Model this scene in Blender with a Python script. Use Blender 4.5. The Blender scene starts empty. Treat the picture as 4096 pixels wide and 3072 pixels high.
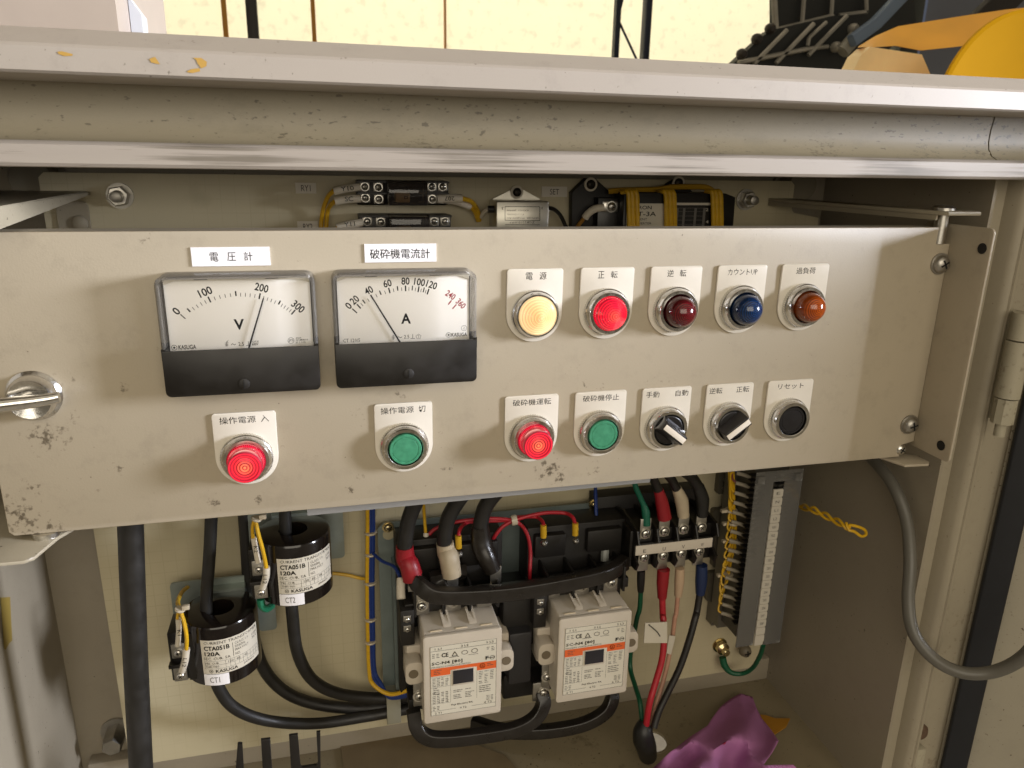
import bpy, bmesh, math, random
from mathutils import Vector, Matrix, Euler
rnd = random.Random(7)
PI = math.pi
SC = bpy.context.scene
COL = SC.collection
# ------------------------------------------------------------------ camera, world, lights, exposure
CAM_R = [[0.96988038, -0.24292149, 0.01792241], [-0.05323302, -0.28318585, -0.95758656], [0.23769373, 0.92779035, -0.28758784]]
FPX = 3025.8
CAM_Y = -0.5208
camd = bpy.data.cameras.new('camera'); cam = bpy.data.objects.new('camera', camd); COL.objects.link(cam)
camd.sensor_width = 36.0; camd.lens = FPX / 4096 * 36.0
camd.clip_start = 0.02; camd.clip_end = 60
m = Matrix(((CAM_R[0][0], -CAM_R[1][0], -CAM_R[2][0], 0), (CAM_R[0][1], -CAM_R[1][1], -CAM_R[2][1], CAM_Y),
            (CAM_R[0][2], -CAM_R[1][2], -CAM_R[2][2], 0), (0, 0, 0, 1)))
cam.matrix_world = m
camd.dof.use_dof = True; camd.dof.focus_distance = 0.56; camd.dof.aperture_fstop = 20
SC.camera = cam
SC.view_settings.view_transform = 'Standard'; SC.view_settings.look = 'None'
SC.view_settings.exposure = 0.30; SC.view_settings.gamma = 1.0

w = bpy.data.worlds.new('World'); SC.world = w; w.use_nodes = True
nt = w.node_tree; nt.nodes.clear()
wo = nt.nodes.new('ShaderNodeOutputWorld'); bg = nt.nodes.new('ShaderNodeBackground')
tc = nt.nodes.new('ShaderNodeTexCoord'); sx = nt.nodes.new('ShaderNodeSeparateXYZ'); rp = nt.nodes.new('ShaderNodeValToRGB')
nt.links.new(tc.outputs['Generated'], sx.inputs[0]); nt.links.new(sx.outputs['Z'], rp.inputs[0])
mp = nt.nodes.new('ShaderNodeMapRange'); mp.inputs[1].default_value = -1; mp.inputs[2].default_value = 1
nt.links.new(sx.outputs['Z'], mp.inputs[0]); nt.links.new(mp.outputs[0], rp.inputs[0])
cr = rp.color_ramp
cr.elements[0].position = 0.0; cr.elements[0].color = (0.14, 0.12, 0.095, 1)
cr.elements[1].position = 1.0; cr.elements[1].color = (0.60, 0.51, 0.38, 1)
for p_, c_ in ((0.40, (0.17, 0.14, 0.10, 1)), (0.52, (0.36, 0.31, 0.23, 1)), (0.62, (0.50, 0.44, 0.33, 1)), (0.66, (0.22, 0.19, 0.14, 1)), (0.8, (0.42, 0.36, 0.26, 1))):
    e_ = cr.elements.new(p_); e_.color = c_
bg.inputs['Strength'].default_value = 0.86
# dark patches added to the world so the chrome bezels reflect some contrast
prev = rp.outputs[0]
for dv, r0, r1, f in (((-0.05, -1.0, -0.25), 0.25, 0.75, 0.30), ((-0.9, -0.5, 0.25), 0.2, 0.7, 0.45), ((0.45, -0.8, 0.45), 0.15, 0.4, 0.5)):
    vd = nt.nodes.new('ShaderNodeVectorMath'); vd.operation = 'DISTANCE'; nt.links.new(tc.outputs['Generated'], vd.inputs[0]); vd.inputs[1].default_value = Vector(dv).normalized()
    k_ = nt.nodes.new('ShaderNodeMapRange'); k_.inputs[1].default_value = r0; k_.inputs[2].default_value = r1; k_.inputs[3].default_value = f; k_.inputs[4].default_value = 1.0; nt.links.new(vd.outputs['Value'], k_.inputs[0])
    v_ = nt.nodes.new('ShaderNodeVectorMath'); v_.operation = 'SCALE'; nt.links.new(prev, v_.inputs[0]); nt.links.new(k_.outputs[0], v_.inputs['Scale']); prev = v_.outputs[0]
nt.links.new(prev, bg.inputs[0]); nt.links.new(bg.outputs[0], wo.inputs[0])

def area(name, loc, target, sx_, sy_, power, color):
    l = bpy.data.lights.new(name, 'AREA'); l.shape = 'RECTANGLE'; l.size = sx_; l.size_y = sy_; l.energy = power; l.color = color
    o = bpy.data.objects.new(name, l); COL.objects.link(o); o.location = loc
    o.rotation_euler = (Vector(target) - Vector(loc)).to_track_quat('-Z', 'Y').to_euler()
    return o
# daylight from the open shed door to the right of the cabinet, softer light from the rest of the shed, light behind the translucent wall
KEY = area('doorway_light', (2.9, -1.05, 0.32), (0.0, 0.0, -0.15), 0.85, 0.60, 38, (0.86, 0.89, 1.0))
KEY.data.spread = math.radians(75)
area('shed_light', (-0.1, -2.8, 0.75), (0.1, 0, -0.2), 2.6, 1.7, 34, (1.0, 0.90, 0.74))
area('wall_backlight', (1.0, 5.6, 1.5), (1.0, 4.0, 1.0), 6.5, 3.5, 245, (1.0, 0.99, 0.97))

# ------------------------------------------------------------------ pixel to world (camera above), for measuring positions
def A(px, py, Y):
    v = ((px - 2048) / FPX, (py - 1536) / FPX, 1.0)
    d = [sum(CAM_R[k][i] * v[k] for k in range(3)) for i in range(3)]
    t = (Y - CAM_Y) / d[1]
    return Vector((d[0] * t, Y, d[2] * t))
def O(x, y, Y):           # the same from a 2212 px wide view
    return A(x * 1.85172, y * 1.85172, Y)
def Zm(x0, y0, s):
    return lambda x, y, Y: A(x0 + x / s, y0 + y / s, Y)

# ------------------------------------------------------------------ materials
def S(h):
    c = [int(h[i:i + 2], 16) / 255 for i in (0, 2, 4)]
    return tuple((x / 12.92 if x <= 0.04045 else ((x + 0.055) / 1.055) ** 2.4) for x in c) + (1,)
MATS = {}
def mat(name, col, rough=0.5, metal=0.0, var=0.0, vscale=30, bump=0.0, bscale=200, spec=0.5, coat=0.0, emit=None, estr=0, trans=0, alpha=1, rvar=0.0, stretch=(1, 1, 1)):
    if name in MATS: return MATS[name]
    m = bpy.data.materials.new(name); m.use_nodes = True
    n = m.node_tree.nodes; L = m.node_tree.links; b = n['Principled BSDF']
    if isinstance(col, str): col = S(col)
    b.inputs['Base Color'].default_value = col; b.inputs['Roughness'].default_value = rough; b.inputs['Metallic'].default_value = metal
    b.inputs['Specular IOR Level'].default_value = spec; b.inputs['Coat Weight'].default_value = coat
    b.inputs['Transmission Weight'].default_value = trans; b.inputs['Alpha'].default_value = alpha
    if emit: b.inputs['Emission Color'].default_value = emit; b.inputs['Emission Strength'].default_value = estr
    tcn = n.new('ShaderNodeTexCoord'); mpn = n.new('ShaderNodeMapping'); mpn.inputs['Scale'].default_value = stretch
    L.new(tcn.outputs['Object'], mpn.inputs['Vector'])
    if var or rvar:
        nz = n.new('ShaderNodeTexNoise'); nz.inputs['Scale'].default_value = vscale; nz.inputs['Detail'].default_value = 5
        L.new(mpn.outputs[0], nz.inputs['Vector'])
        if var:
            mr = n.new('ShaderNodeMapRange'); mr.inputs[1].default_value = 0.25; mr.inputs[2].default_value = 0.75
            mr.inputs[3].default_value = 1 - var; mr.inputs[4].default_value = 1 + var
            L.new(nz.outputs[0], mr.inputs[0])
            mx = n.new('ShaderNodeVectorMath'); mx.operation = 'SCALE'; mx.inputs[0].default_value = col[:3]
            L.new(mr.outputs[0], mx.inputs['Scale']); L.new(mx.outputs[0], b.inputs['Base Color'])
        if rvar:
            m2 = n.new('ShaderNodeMapRange'); m2.inputs[1].default_value = 0.3; m2.inputs[2].default_value = 0.7
            m2.inputs[3].default_value = max(0, rough - rvar); m2.inputs[4].default_value = rough + rvar
            L.new(nz.outputs[0], m2.inputs[0]); L.new(m2.outputs[0], b.inputs['Roughness'])
    if bump:
        nb = n.new('ShaderNodeTexNoise'); nb.inputs['Scale'].default_value = bscale; nb.inputs['Detail'].default_value = 3
        L.new(mpn.outputs[0], nb.inputs['Vector'])
        bp = n.new('ShaderNodeBump'); bp.inputs['Strength'].default_value = bump; bp.inputs['Distance'].default_value = 0.0006
        L.new(nb.outputs[0], bp.inputs['Height']); L.new(bp.outputs[0], b.inputs['Normal'])
    MATS[name] = m; return m

def dirty(name, col, dirtcol, zones, rough=0.42, amount=1.0, scale=120, stretch=(1, 1, 1), specks=0.0, bump=0.10, spec=0.5, metal=0, mott=0.93):
    """paint with dirt: zones = list of (x, y, z, radius, strength) in object space, as smudges broken up by noise"""
    m = bpy.data.materials.new(name); m.use_nodes = True; n = m.node_tree.nodes; L = m.node_tree.links; b = n['Principled BSDF']
    col = S(col) if isinstance(col, str) else col; dirtcol = S(dirtcol) if isinstance(dirtcol, str) else dirtcol
    b.inputs['Roughness'].default_value = rough; b.inputs['Specular IOR Level'].default_value = spec; b.inputs['Metallic'].default_value = metal
    tcn = n.new('ShaderNodeTexCoord'); mpn = n.new('ShaderNodeMapping'); mpn.inputs['Scale'].default_value = stretch
    L.new(tcn.outputs['Object'], mpn.inputs['Vector'])
    def noise(s, d=6, r=0.6, off=0):
        q = n.new('ShaderNodeTexNoise'); q.inputs['Scale'].default_value = s; q.inputs['Detail'].default_value = d; q.inputs['Roughness'].default_value = r
        if off:
            mo = n.new('ShaderNodeMapping'); mo.inputs['Location'].default_value = (off, off * 0.7, off * 1.3); L.new(mpn.outputs[0], mo.inputs[0]); L.new(mo.outputs[0], q.inputs['Vector'])
        else: L.new(mpn.outputs[0], q.inputs['Vector'])
        return q.outputs[0]
    def math_(op, a, c=None, cl=False):
        q = n.new('ShaderNodeMath'); q.operation = op; q.use_clamp = cl
        for i, v in enumerate((a, c)):
            if v is None: continue
            if isinstance(v, (int, float)): q.inputs[i].default_value = v
            else: L.new(v, q.inputs[i])
        return q.outputs[0]
    def rng(v, a, c, d, e):
        q = n.new('ShaderNodeMapRange'); 
        for i, x in enumerate((a, c, d, e)): q.inputs[i + 1].default_value = x
        L.new(v, q.inputs[0]); return q.outputs[0]
    total = None
    for (x, y, z, r, s) in zones:
        d = n.new('ShaderNodeVectorMath'); d.operation = 'DISTANCE'; L.new(tcn.outputs['Object'], d.inputs[0]); d.inputs[1].default_value = (x, y, z)
        v = rng(d.outputs['Value'], r, r * 0.15, 0, s)
        total = v if total is None else math_('MAXIMUM', total, v)
    nz = noise(scale)
    if total is not None:
        th = math_('SUBTRACT', 0.78, math_('MULTIPLY', total, 0.32))
        k = math_('MULTIPLY', math_('SUBTRACT', nz, th), 9.0, True)
        k = math_('MULTIPLY', k, total, True)
    else: k = None
    if specks:
        sp = noise(330, 3, 0.5, 3.1); sp2 = noise(9, 3, 0.5, 7.7)
        q = math_('MULTIPLY', math_('SUBTRACT', sp, math_('SUBTRACT', 0.80, math_('MULTIPLY', sp2, specks))), 14.0, True)
        k = q if k is None else math_('MAXIMUM', k, q)
    base = n.new('ShaderNodeVectorMath'); base.operation = 'SCALE'; base.inputs[0].default_value = col[:3]
    L.new(math_('MULTIPLY', math_('MULTIPLY', rng(noise(6, 4, 0.6, 1.7), 0.3, 0.7, 0.96, 1.04), rng(noise(38, 7, 0.75, 4.3), 0.52, 0.70, 1.0, mott)), rng(noise(1500, 2, 0.5, 2.3), 0.3, 0.7, 0.985, 1.015)), base.inputs['Scale'])
    mix = n.new('ShaderNodeMix'); mix.data_type = 'RGBA'; L.new(base.outputs[0], mix.inputs[6]); mix.inputs[7].default_value = dirtcol
    if k is not None: L.new(math_('MULTIPLY', k, amount, True), mix.inputs[0])
    else: mix.inputs[0].default_value = 0
    L.new(mix.outputs[2], b.inputs['Base Color'])
    bp = n.new('ShaderNodeBump'); bp.inputs['Strength'].default_value = bump; bp.inputs['Distance'].default_value = 0.0005
    L.new(noise(700, 2, 0.5, 0.3), bp.inputs['Height']); L.new(bp.outputs[0], b.inputs['Normal'])
    MATS[name] = m; return m

def clear(name, tint=(1, 1, 1, 1), gloss=0.10, rough=0.03, haze=0.0, hazecol=(0.8, 0.8, 0.8, 1)):
    """thin clear plastic: see-through, with a fresnel sheen and a little haze"""
    m = bpy.data.materials.new(name); m.use_nodes = True; n = m.node_tree.nodes; L = m.node_tree.links; n.remove(n['Principled BSDF'])
    out = n['Material Output']; tr = n.new('ShaderNodeBsdfTransparent'); tr.inputs[0].default_value = tint
    gl = n.new('ShaderNodeBsdfGlossy'); gl.inputs['Roughness'].default_value = rough
    fr = n.new('ShaderNodeFresnel'); fr.inputs[0].default_value = 1.45
    df = n.new('ShaderNodeBsdfDiffuse'); df.inputs[0].default_value = hazecol
    m1 = n.new('ShaderNodeMixShader'); m1.inputs[0].default_value = haze; L.new(tr.outputs[0], m1.inputs[1]); L.new(df.outputs[0], m1.inputs[2])
    mm = n.new('ShaderNodeMath'); mm.operation = 'MULTIPLY'; mm.inputs[1].default_value = gloss * 10; mm.use_clamp = True; L.new(fr.outputs[0], mm.inputs[0])
    m2 = n.new('ShaderNodeMixShader'); L.new(mm.outputs[0], m2.inputs[0]); L.new(m1.outputs[0], m2.inputs[1]); L.new(gl.outputs[0], m2.inputs[2])
    L.new(m2.outputs[0], out.inputs['Surface']); MATS[name] = m; return m

# ------------------------------------------------------------------ mesh builder
class MB:
    def __init__(s): s.v = []; s.f = []; s.mi = []; s.mats = []
    def mid(s, m):
        if m not in s.mats: s.mats.append(m)
        return s.mats.index(m)
    def add(s, vs, fs, m):
        k = len(s.v); i = s.mid(m)
        s.v += [Vector(p) for p in vs]; s.f += [[k + q for q in f] for f in fs]; s.mi += [i] * len(fs); return s
    def bm(s, bm, m, M=None):
        if M is not None: bm.transform(M)
        bm.verts.index_update()
        s.add([v.co.copy() for v in bm.verts], [[v.index for v in f.verts] for f in bm.faces], m); bm.free(); return s
    def box(s, x0, x1, y0, y1, z0, z1, m, bev=0.0, seg=2, M=None):
        bm = bmesh.new(); bmesh.ops.create_cube(bm, size=1)
        for v in bm.verts: v.co = Vector(((x0 + x1) / 2 + v.co.x * (x1 - x0), (y0 + y1) / 2 + v.co.y * (y1 - y0), (z0 + z1) / 2 + v.co.z * (z1 - z0)))
        if bev: bmesh.ops.bevel(bm, geom=bm.edges[:], offset=bev, segments=seg, profile=0.5, affect='EDGES')
        return s.bm(bm, m, M)
    def prism(s, pts, y0, y1, m, bev=0.0, M=None, axis='Y'):
        """outline in X,Z pulled between y0 and y1 (axis Y); axis X: outline is (y,z); axis Z: outline is (x,y)"""
        def P(a, b, c): return (a, c, b) if axis == 'Y' else ((c, a, b) if axis == 'X' else (a, b, c))
        bm = bmesh.new(); a = [bm.verts.new(P(p[0], p[1], y0)) for p in pts]; b = [bm.verts.new(P(p[0], p[1], y1)) for p in pts]
        f0 = bm.faces.new(a); f1 = bm.faces.new(b[::-1]); n = len(pts)
        for i in range(n): bm.faces.new((a[i], b[i], b[(i + 1) % n], a[(i + 1) % n]))
        bmesh.ops.recalc_face_normals(bm, faces=bm.faces[:])
        if bev: bmesh.ops.bevel(bm, geom=[e for e in bm.edges if e in f0.edges or e in f1.edges] if f0.is_valid else bm.edges[:], offset=bev, segments=2, profile=0.5, affect='EDGES')
        return s.bm(bm, m, M)
    def lathe(s, prof, c, d, m, n=40, knurl=None, a0=0.0, caps=True):
        """prof [(radius, height along d)]"""
        d = Vector(d).normalized(); q = d.to_track_quat('Z', 'Y'); vs = []; fs = []
        for j, (r, h) in enumerate(prof):
            for i in range(n):
                rr = r
                if knurl and knurl[0] <= j <= knurl[1] and i % 2: rr = r * knurl[2]
                t = a0 + 2 * PI * i / n; vs.append(Vector(c) + q @ Vector((rr * math.cos(t), rr * math.sin(t), h)))
        for j in range(len(prof) - 1):
            for i in range(n): fs.append([j * n + i, j * n + (i + 1) % n, (j + 1) * n + (i + 1) % n, (j + 1) * n + i])
        if caps:
            if prof[0][0] > 1e-6: fs.append([i for i in range(n)][::-1])
            if prof[-1][0] > 1e-6: fs.append([(len(prof) - 1) * n + i for i in range(n)])
        return s.add(vs, fs, m)
    def cyl(s, a, b, r, m, n=20, r2=None):
        a = Vector(a); b = Vector(b); return s.lathe([(r, 0), (r if r2 is None else r2, (b - a).length)], a, b - a, m, n)
    def tube(s, pts, r, m, n=12, sub=6, smooth=True, flat=None, up=(0, 1, 0)):
        """smooth tube through pts; r number or list; flat=(w, t) sweeps a rounded strip instead"""
        pts = [Vector(p) for p in pts]; rs = r if isinstance(r, (list, tuple)) else [r] * len(pts)
        P = []; R = []
        if smooth and len(pts) > 2:
            ext = [pts[0] * 2 - pts[1]] + pts + [pts[-1] * 2 - pts[-2]]
            for i in range(len(pts) - 1):
                p0, p1, p2, p3 = ext[i:i + 4]
                for k in range(sub):
                    t = k / sub
                    P.append(0.5 * ((2 * p1) + (-p0 + p2) * t + (2 * p0 - 5 * p1 + 4 * p2 - p3) * t * t + (-p0 + 3 * p1 - 3 * p2 + p3) * t ** 3)); R.append(rs[i] * (1 - t) + rs[i + 1] * t)
            P.append(pts[-1]); R.append(rs[-1])
        else: P = pts; R = list(rs)
        vs = []; fs = []; T0 = None; U = None
        if flat:
            w_, t_ = flat; sec = []
            for cx, cz, a in ((1, 1, 0), (-1, 1, 90), (-1, -1, 180), (1, -1, 270)):
                for da in (0, 30, 60, 90):
                    e = min(w_, t_) * 0.14; an = math.radians(a + da)
                    sec.append((cx * (w_ / 2 - e) + e * math.cos(an), cz * (t_ / 2 - e) + e * math.sin(an)))
            n = len(sec)
        for i, p in enumerate(P):
            T = (P[min(i + 1, len(P) - 1)] - P[max(i - 1, 0)]).normalized()
            if U is None or flat:
                ref = Vector(up)
                if abs(T.dot(ref)) > 0.97: ref = Vector((1, 0.2, 0)) if not flat else Vector((0, 0, 1))
                U = T.cross(ref).normalized() if not flat else (ref - T * ref.dot(T)).normalized()
            else: U = (U - T * U.dot(T)).normalized()
            W = T.cross(U)
            for k in range(n):
                if flat: vs.append(p + U * sec[k][0] + W * sec[k][1])
                else:
                    a = 2 * PI * k / n; vs.append(p + (U * math.cos(a) + W * math.sin(a)) * R[i])
        for i in range(len(P) - 1):
            for k in range(n): fs.append([i * n + k, i * n + (k + 1) % n, (i + 1) * n + (k + 1) % n, (i + 1) * n + k])
        fs.append([k for k in range(n)][::-1]); fs.append([(len(P) - 1) * n + k for k in range(n)])
        return s.add(vs, fs, m)
    def quad(s, a, b, c, d, m): return s.add([a, b, c, d], [[0, 1, 2, 3]], m)
    def build(s, name, parent=None, label=None, cat=None, group=None, kind=None, smooth=38, origin=None):
        o0 = Vector(parent['org']) if parent is not None else (Vector(origin) if origin is not None else sum(s.v, Vector()) / max(1, len(s.v)))
        me = bpy.data.meshes.new(name); me.from_pydata([v - o0 for v in s.v], [], s.f); me.update()
        for m in s.mats: me.materials.append(m)
        me.polygons.foreach_set('material_index', s.mi)
        bm = bmesh.new(); bm.from_mesh(me); bmesh.ops.recalc_face_normals(bm, faces=bm.faces[:]); bm.to_mesh(me); bm.free()
        if smooth:
            me.shade_smooth(); me.set_sharp_from_angle(angle=math.radians(smooth))
        o = bpy.data.objects.new(name, me); COL.objects.link(o)
        if parent is not None: o.parent = parent
        else: o.location = o0
        o['org'] = tuple(o0)
        if label: o['label'] = label
        if cat: o['category'] = cat
        if group: o['group'] = group
        if kind: o['kind'] = kind
        return o
def thing(name, label, cat, loc, group=None, kind=None):
    o = bpy.data.objects.new(name, None); COL.objects.link(o); o.location = loc; o['org'] = tuple(loc); o.empty_display_size = 0.01
    o['label'] = label; o['category'] = cat
    if group: o['group'] = group
    if kind: o['kind'] = kind
    return o
def rr_pts(x0, x1, z0, z1, r, n=5, corners=(1, 1, 1, 1)):
    """rounded rectangle outline; corners: TR, TL, BL, BR"""
    out = []
    for k, (cx, cz, a) in enumerate(((x1 - r, z1 - r, 0), (x0 + r, z1 - r, 90), (x0 + r, z0 + r, 180), (x1 - r, z0 + r, 270))):
        if corners[k]:
            for i in range(n + 1):
                t = math.radians(a + 90 * i / n); out.append((cx + r * math.cos(t), cz + r * math.sin(t)))
        else: out.append(((x1, z1), (x0, z1), (x0, z0), (x1, z0))[k])
    return out
# lettering: real text outlines laid on a surface
_tc = {}
def text_mesh(s, bold=0.0):
    k = (s, bold)
    if k not in _tc:
        c = bpy.data.curves.new('t', 'FONT'); c.body = s; c.size = 1; c.resolution_u = 3 if s.isascii() and len(s) < 8 else 1; c.offset = bold
        o = bpy.data.objects.new('t', c); COL.objects.link(o); bpy.context.view_layer.update()
        me = bpy.data.meshes.new_from_object(o.evaluated_get(bpy.context.evaluated_depsgraph_get()))
        _tc[k] = ([v.co.copy() for v in me.vertices], [list(p.vertices) for p in me.polygons])
        bpy.data.objects.remove(o); bpy.data.curves.remove(c); bpy.data.meshes.remove(me)
    return _tc[k]
def put_text(mb, s, c, wid, hei, m, bold=0.0, R=(1, 0, 0), U=(0, 0, 1), rot=0.0, bend=None):
    """text fitted to a width and height about centre c, reading along R with top along U"""
    vs, fs = text_mesh(s, bold)
    if not vs: return
    xs = [v.x for v in vs]; ys = [v.y for v in vs]; x0, x1, y0, y1 = min(xs), max(xs), min(ys), max(ys)
    sy = hei / (y1 - y0) if hei else wid / (x1 - x0)
    sx_ = wid / (x1 - x0) if wid else sy
    R = Vector(R); U = Vector(U); c = Vector(c)
    if rot:
        q = Matrix.Rotation(rot, 3, R.cross(U)); R = q @ R; U = q @ U
    out = []
    for v in vs:
        a = (v.x - (x0 + x1) / 2) * sx_; b = (v.y - (y0 + y1) / 2) * sy
        out.append(bend(a, b) if bend else c + R * a + U * b)
    mb.add(out, fs, m)
# ------------------------------------------------------------------ shared materials
black_pl = mat('black plastic', '15120f', 0.38, var=0.25, vscale=60, rvar=0.08)
black_matt = mat('black moulding', '191613', 0.55, var=0.3, vscale=80)
black_rub = mat('black cable sheath', '1d1b18', 0.5, var=0.25, vscale=90, rvar=0.1)
dark_in = mat('dark recess', '070605', 0.7)
chrome = mat('worn chrome', (0.70, 0.69, 0.67, 1), 0.17, 1.0, var=0.10, vscale=500, bump=0.03, bscale=900, rvar=0.07)
chrome_dirty = mat('grimy chrome', (0.64, 0.62, 0.58, 1), 0.22, 1.0, var=0.22, vscale=160, bump=0.02, bscale=500, rvar=0.10)
steel = mat('zinc screw', (0.62, 0.60, 0.55, 1), 0.28, 1.0, var=0.2, vscale=300)
steel_dull = mat('dull steel', (0.42, 0.40, 0.36, 1), 0.42, 1.0, var=0.2, vscale=80)
brass_zn = mat('yellow passivated screw', (0.60, 0.50, 0.28, 1), 0.25, 1.0, var=0.2, vscale=300)
ink = mat('black ink', '0b0a08', 0.8, spec=0.1)
grey_ink = mat('faded ink', '4a4640', 0.7)
red_ink = mat('red ink', '9c2030', 0.6)
white_pl = mat('name plate acrylic', 'dcd5c8', 0.25, var=0.02, vscale=200, coat=0.2)
label_w = mat('white tape', 'f0eef0', 0.35)
cream_w = mat('printed label', 'cfc8b8', 0.4)
yel_wire = mat('yellow wire', 'cfa31a', 0.42, var=0.12, vscale=200)
blue_wire = mat('blue wire', '1c3372', 0.42, var=0.1, vscale=200)
red_wire = mat('red wire', 'a8202c', 0.42, var=0.1, vscale=200)
green_wire = mat('green wire', '0d5134', 0.45, var=0.1, vscale=200)
pink_wire = mat('pale pink wire', 'b98d76', 0.45, var=0.1, vscale=200)
tube_w = mat('white marker tube', 'cfc6b4', 0.45, var=0.06, vscale=200)
tie_m = mat('nylon tie', 'bdb19a', 0.35, spec=0.6)
clear_p = clear('clear cover', gloss=0.06, haze=0.015)
clear_edge = clear('clear cover edge', tint=(0.93, 0.93, 0.93, 1), gloss=0.09, rough=0.10, haze=0.10, hazecol=(0.75, 0.73, 0.70, 1))
paint_in = dirty('inner paint', 'a39d8a', '2e2618', [], rough=0.5, specks=0.30, scale=80)
paint_plate = None

def screw(mb, c, d, r, m=steel, washer=0.0, h=None):
    """pan head screw with washer and cross recess, head grows along d"""
    d = Vector(d).normalized(); c = Vector(c); h = h or r * 0.62; w0 = 0.0
    if washer: mb.lathe([(washer, 0), (washer, r * 0.16), (r, r * 0.17)], c, d, m, 24); w0 = r * 0.16
    mb.lathe([(r, w0), (r * 0.98, w0 + h * 0.35), (r * 0.80, w0 + h * 0.75), (r * 0.45, w0 + h * 0.97), (0.0, w0 + h)], c, d, m, 24)
    q = d.to_track_quat('Z', 'Y').to_matrix().to_4x4(); q.translation = c + d * (w0 + h * 0.93)
    a = rnd.uniform(0, PI / 2); q = q @ Matrix.Rotation(a, 4, 'Z')
    for k in (0, 1):
        mb.box(-r * 0.52, r * 0.52, -r * 0.09, r * 0.09, -h * 0.2, h * 0.12, dark_in, M=q @ Matrix.Rotation(k * PI / 2, 4, 'Z'))
def hexbolt(mb, c, d, r, m, washer=1.35, h=None):
    d = Vector(d).normalized(); h = h or r * 0.75
    mb.lathe([(r * washer, 0), (r * washer, r * 0.18)], c, d, m, 28)
    mb.lathe([(r, r * 0.18), (r, h * 0.85), (r * 0.86, h)], c, d, m, 6, a0=0.3)

# ------------------------------------------------------------------ the cabinet
CAB = thing('electrical_cabinet', 'beige sheet-steel electrical cabinet standing open, with a sloped roof lip and scuffed top rim', 'electrical cabinet', (0.13, 0.08, -0.70))
co = Vector((0.13, 0.08, -0.70))
def zr(lst): return [(x - co.x, y - co.y, z - co.z, r, s) for x, y, z, r, s in lst]
fas = dirty('fascia paint', '7e745d', '4d4434', zr([(-0.15, -0.028, 0.004, 0.035, 0.75), (-0.02, -0.028, 0.002, 0.05, 0.8), (0.07, -0.028, 0.002, 0.05, 0.9), (0.17, -0.028, 0.002, 0.05, 0.75), (0.27, -0.028, 0.004, 0.05, 0.9), (0.36, -0.028, 0.006, 0.06, 0.85), (0.45, -0.028, 0.010, 0.05, 0.9), (0.50, -0.03, 0.008, 0.05, 0.9)]),
            rough=0.5, scale=420, specks=0.33, stretch=(0.6, 1, 1.2), amount=0.75, mott=0.86)
lipm = dirty('roof lip paint', 'a0978c', '6b6458', [], rough=0.5, specks=0.2, scale=60, bump=0.05, mott=0.9)
rimm = dirty('rubbed rim paint', '9a9186', '655d50', zr([(x, -0.035, -0.006, 0.12, 1.0) for x in (-0.2, -0.05, 0.1, 0.25, 0.4, 0.55)]), rough=0.52, scale=42, stretch=(0.10, 1, 6.0), specks=0.2, amount=0.85)
jamb = dirty('jamb paint', '9c9380', '5b4a33', zr([(0.60, -0.03, -0.3, 0.12, 0.6), (0.60, -0.03, -0.45, 0.12, 0.8), (0.60, -0.03, -0.6, 0.12, 0.8), (0.6, -0.03, -0.12, 0.1, 0.8)]), rough=0.45, specks=0.2, scale=160, amount=0.55)
wallm = dirty('wall paint', '958c7b', '40372a', [], rough=0.42, specks=0.2, scale=70)
bolts_m = mat('painted bolt', '77705f', 0.5)
XL, XR = -0.269, 0.529
# roof: thick lip in front, chamfer, then a gently rising sheet
b = MB()
b.prism([(-0.062, 0.0378), (-0.062, 0.0492), (-0.0605, 0.0508), (-0.0400, 0.0606), (0.22, 0.0640), (0.26, 0.040), (0.26, 0.036), (-0.020, 0.036), (-0.060, 0.0366)], -0.60, 1.0, lipm, axis='X')
b.build('roof', CAB, smooth=18)
# chips of yellow paint showing on the lip
b = MB(); zc = Zm(0, 0, 1.7015)
chip = mat('ochre undercoat', 'b08a3c', 0.5)
for pts in ([(390, 352), (420, 348), (495, 368), (492, 380), (440, 382), (400, 368)], [(1015, 402), (1055, 386), (1090, 438), (1058, 432), (1030, 425)],
            [(1315, 392), (1370, 395), (1408, 420), (1405, 450), (1370, 466), (1345, 432), (1335, 408)], [(1275, 484), (1305, 470), (1358, 464), (1362, 486), (1310, 497), (1275, 492)]):
    P = [zc(x, y, -0.0623) for x, y in pts]; b.add(P, [list(range(len(P)))], chip)
b.build('paint_chip', CAB, smooth=0)
# fascia under the lip, concave and rolling out to the rim
b = MB(); prof = [(-0.014, 0.0366), (-0.0125, 0.026), (-0.0125, 0.018), (-0.014, 0.012), (-0.018, 0.007), (-0.0240, 0.0040), (-0.0300, 0.0036), (-0.0300, 0.0010)]
XS = 0.5085
for x0, x1 in ((-0.60, XS - 0.0006), (XS + 0.0006, 0.75)):
    pts = prof + [(-0.005, 0.0010), (-0.005, 0.0366)]
    b.prism(pts, x0, x1, fas, axis='X')
b.box(XS - 0.001, XS + 0.001, -0.0115, -0.006, 0.001, 0.0366, dark_in)
b.build('fascia', CAB, smooth=60)
b = MB()
b.prism([(-0.030, 0.0042), (-0.0355, 0.0036), (-0.0375, 0.0020), (-0.0375, -0.0078), (-0.036, -0.0096), (-0.0335, -0.0101), (-0.0335, -0.0085), (-0.030, -0.0085)], -0.60, 0.75, rimm, axis='X', bev=0.0)
b.build('rim', CAB, smooth=35)
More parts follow.
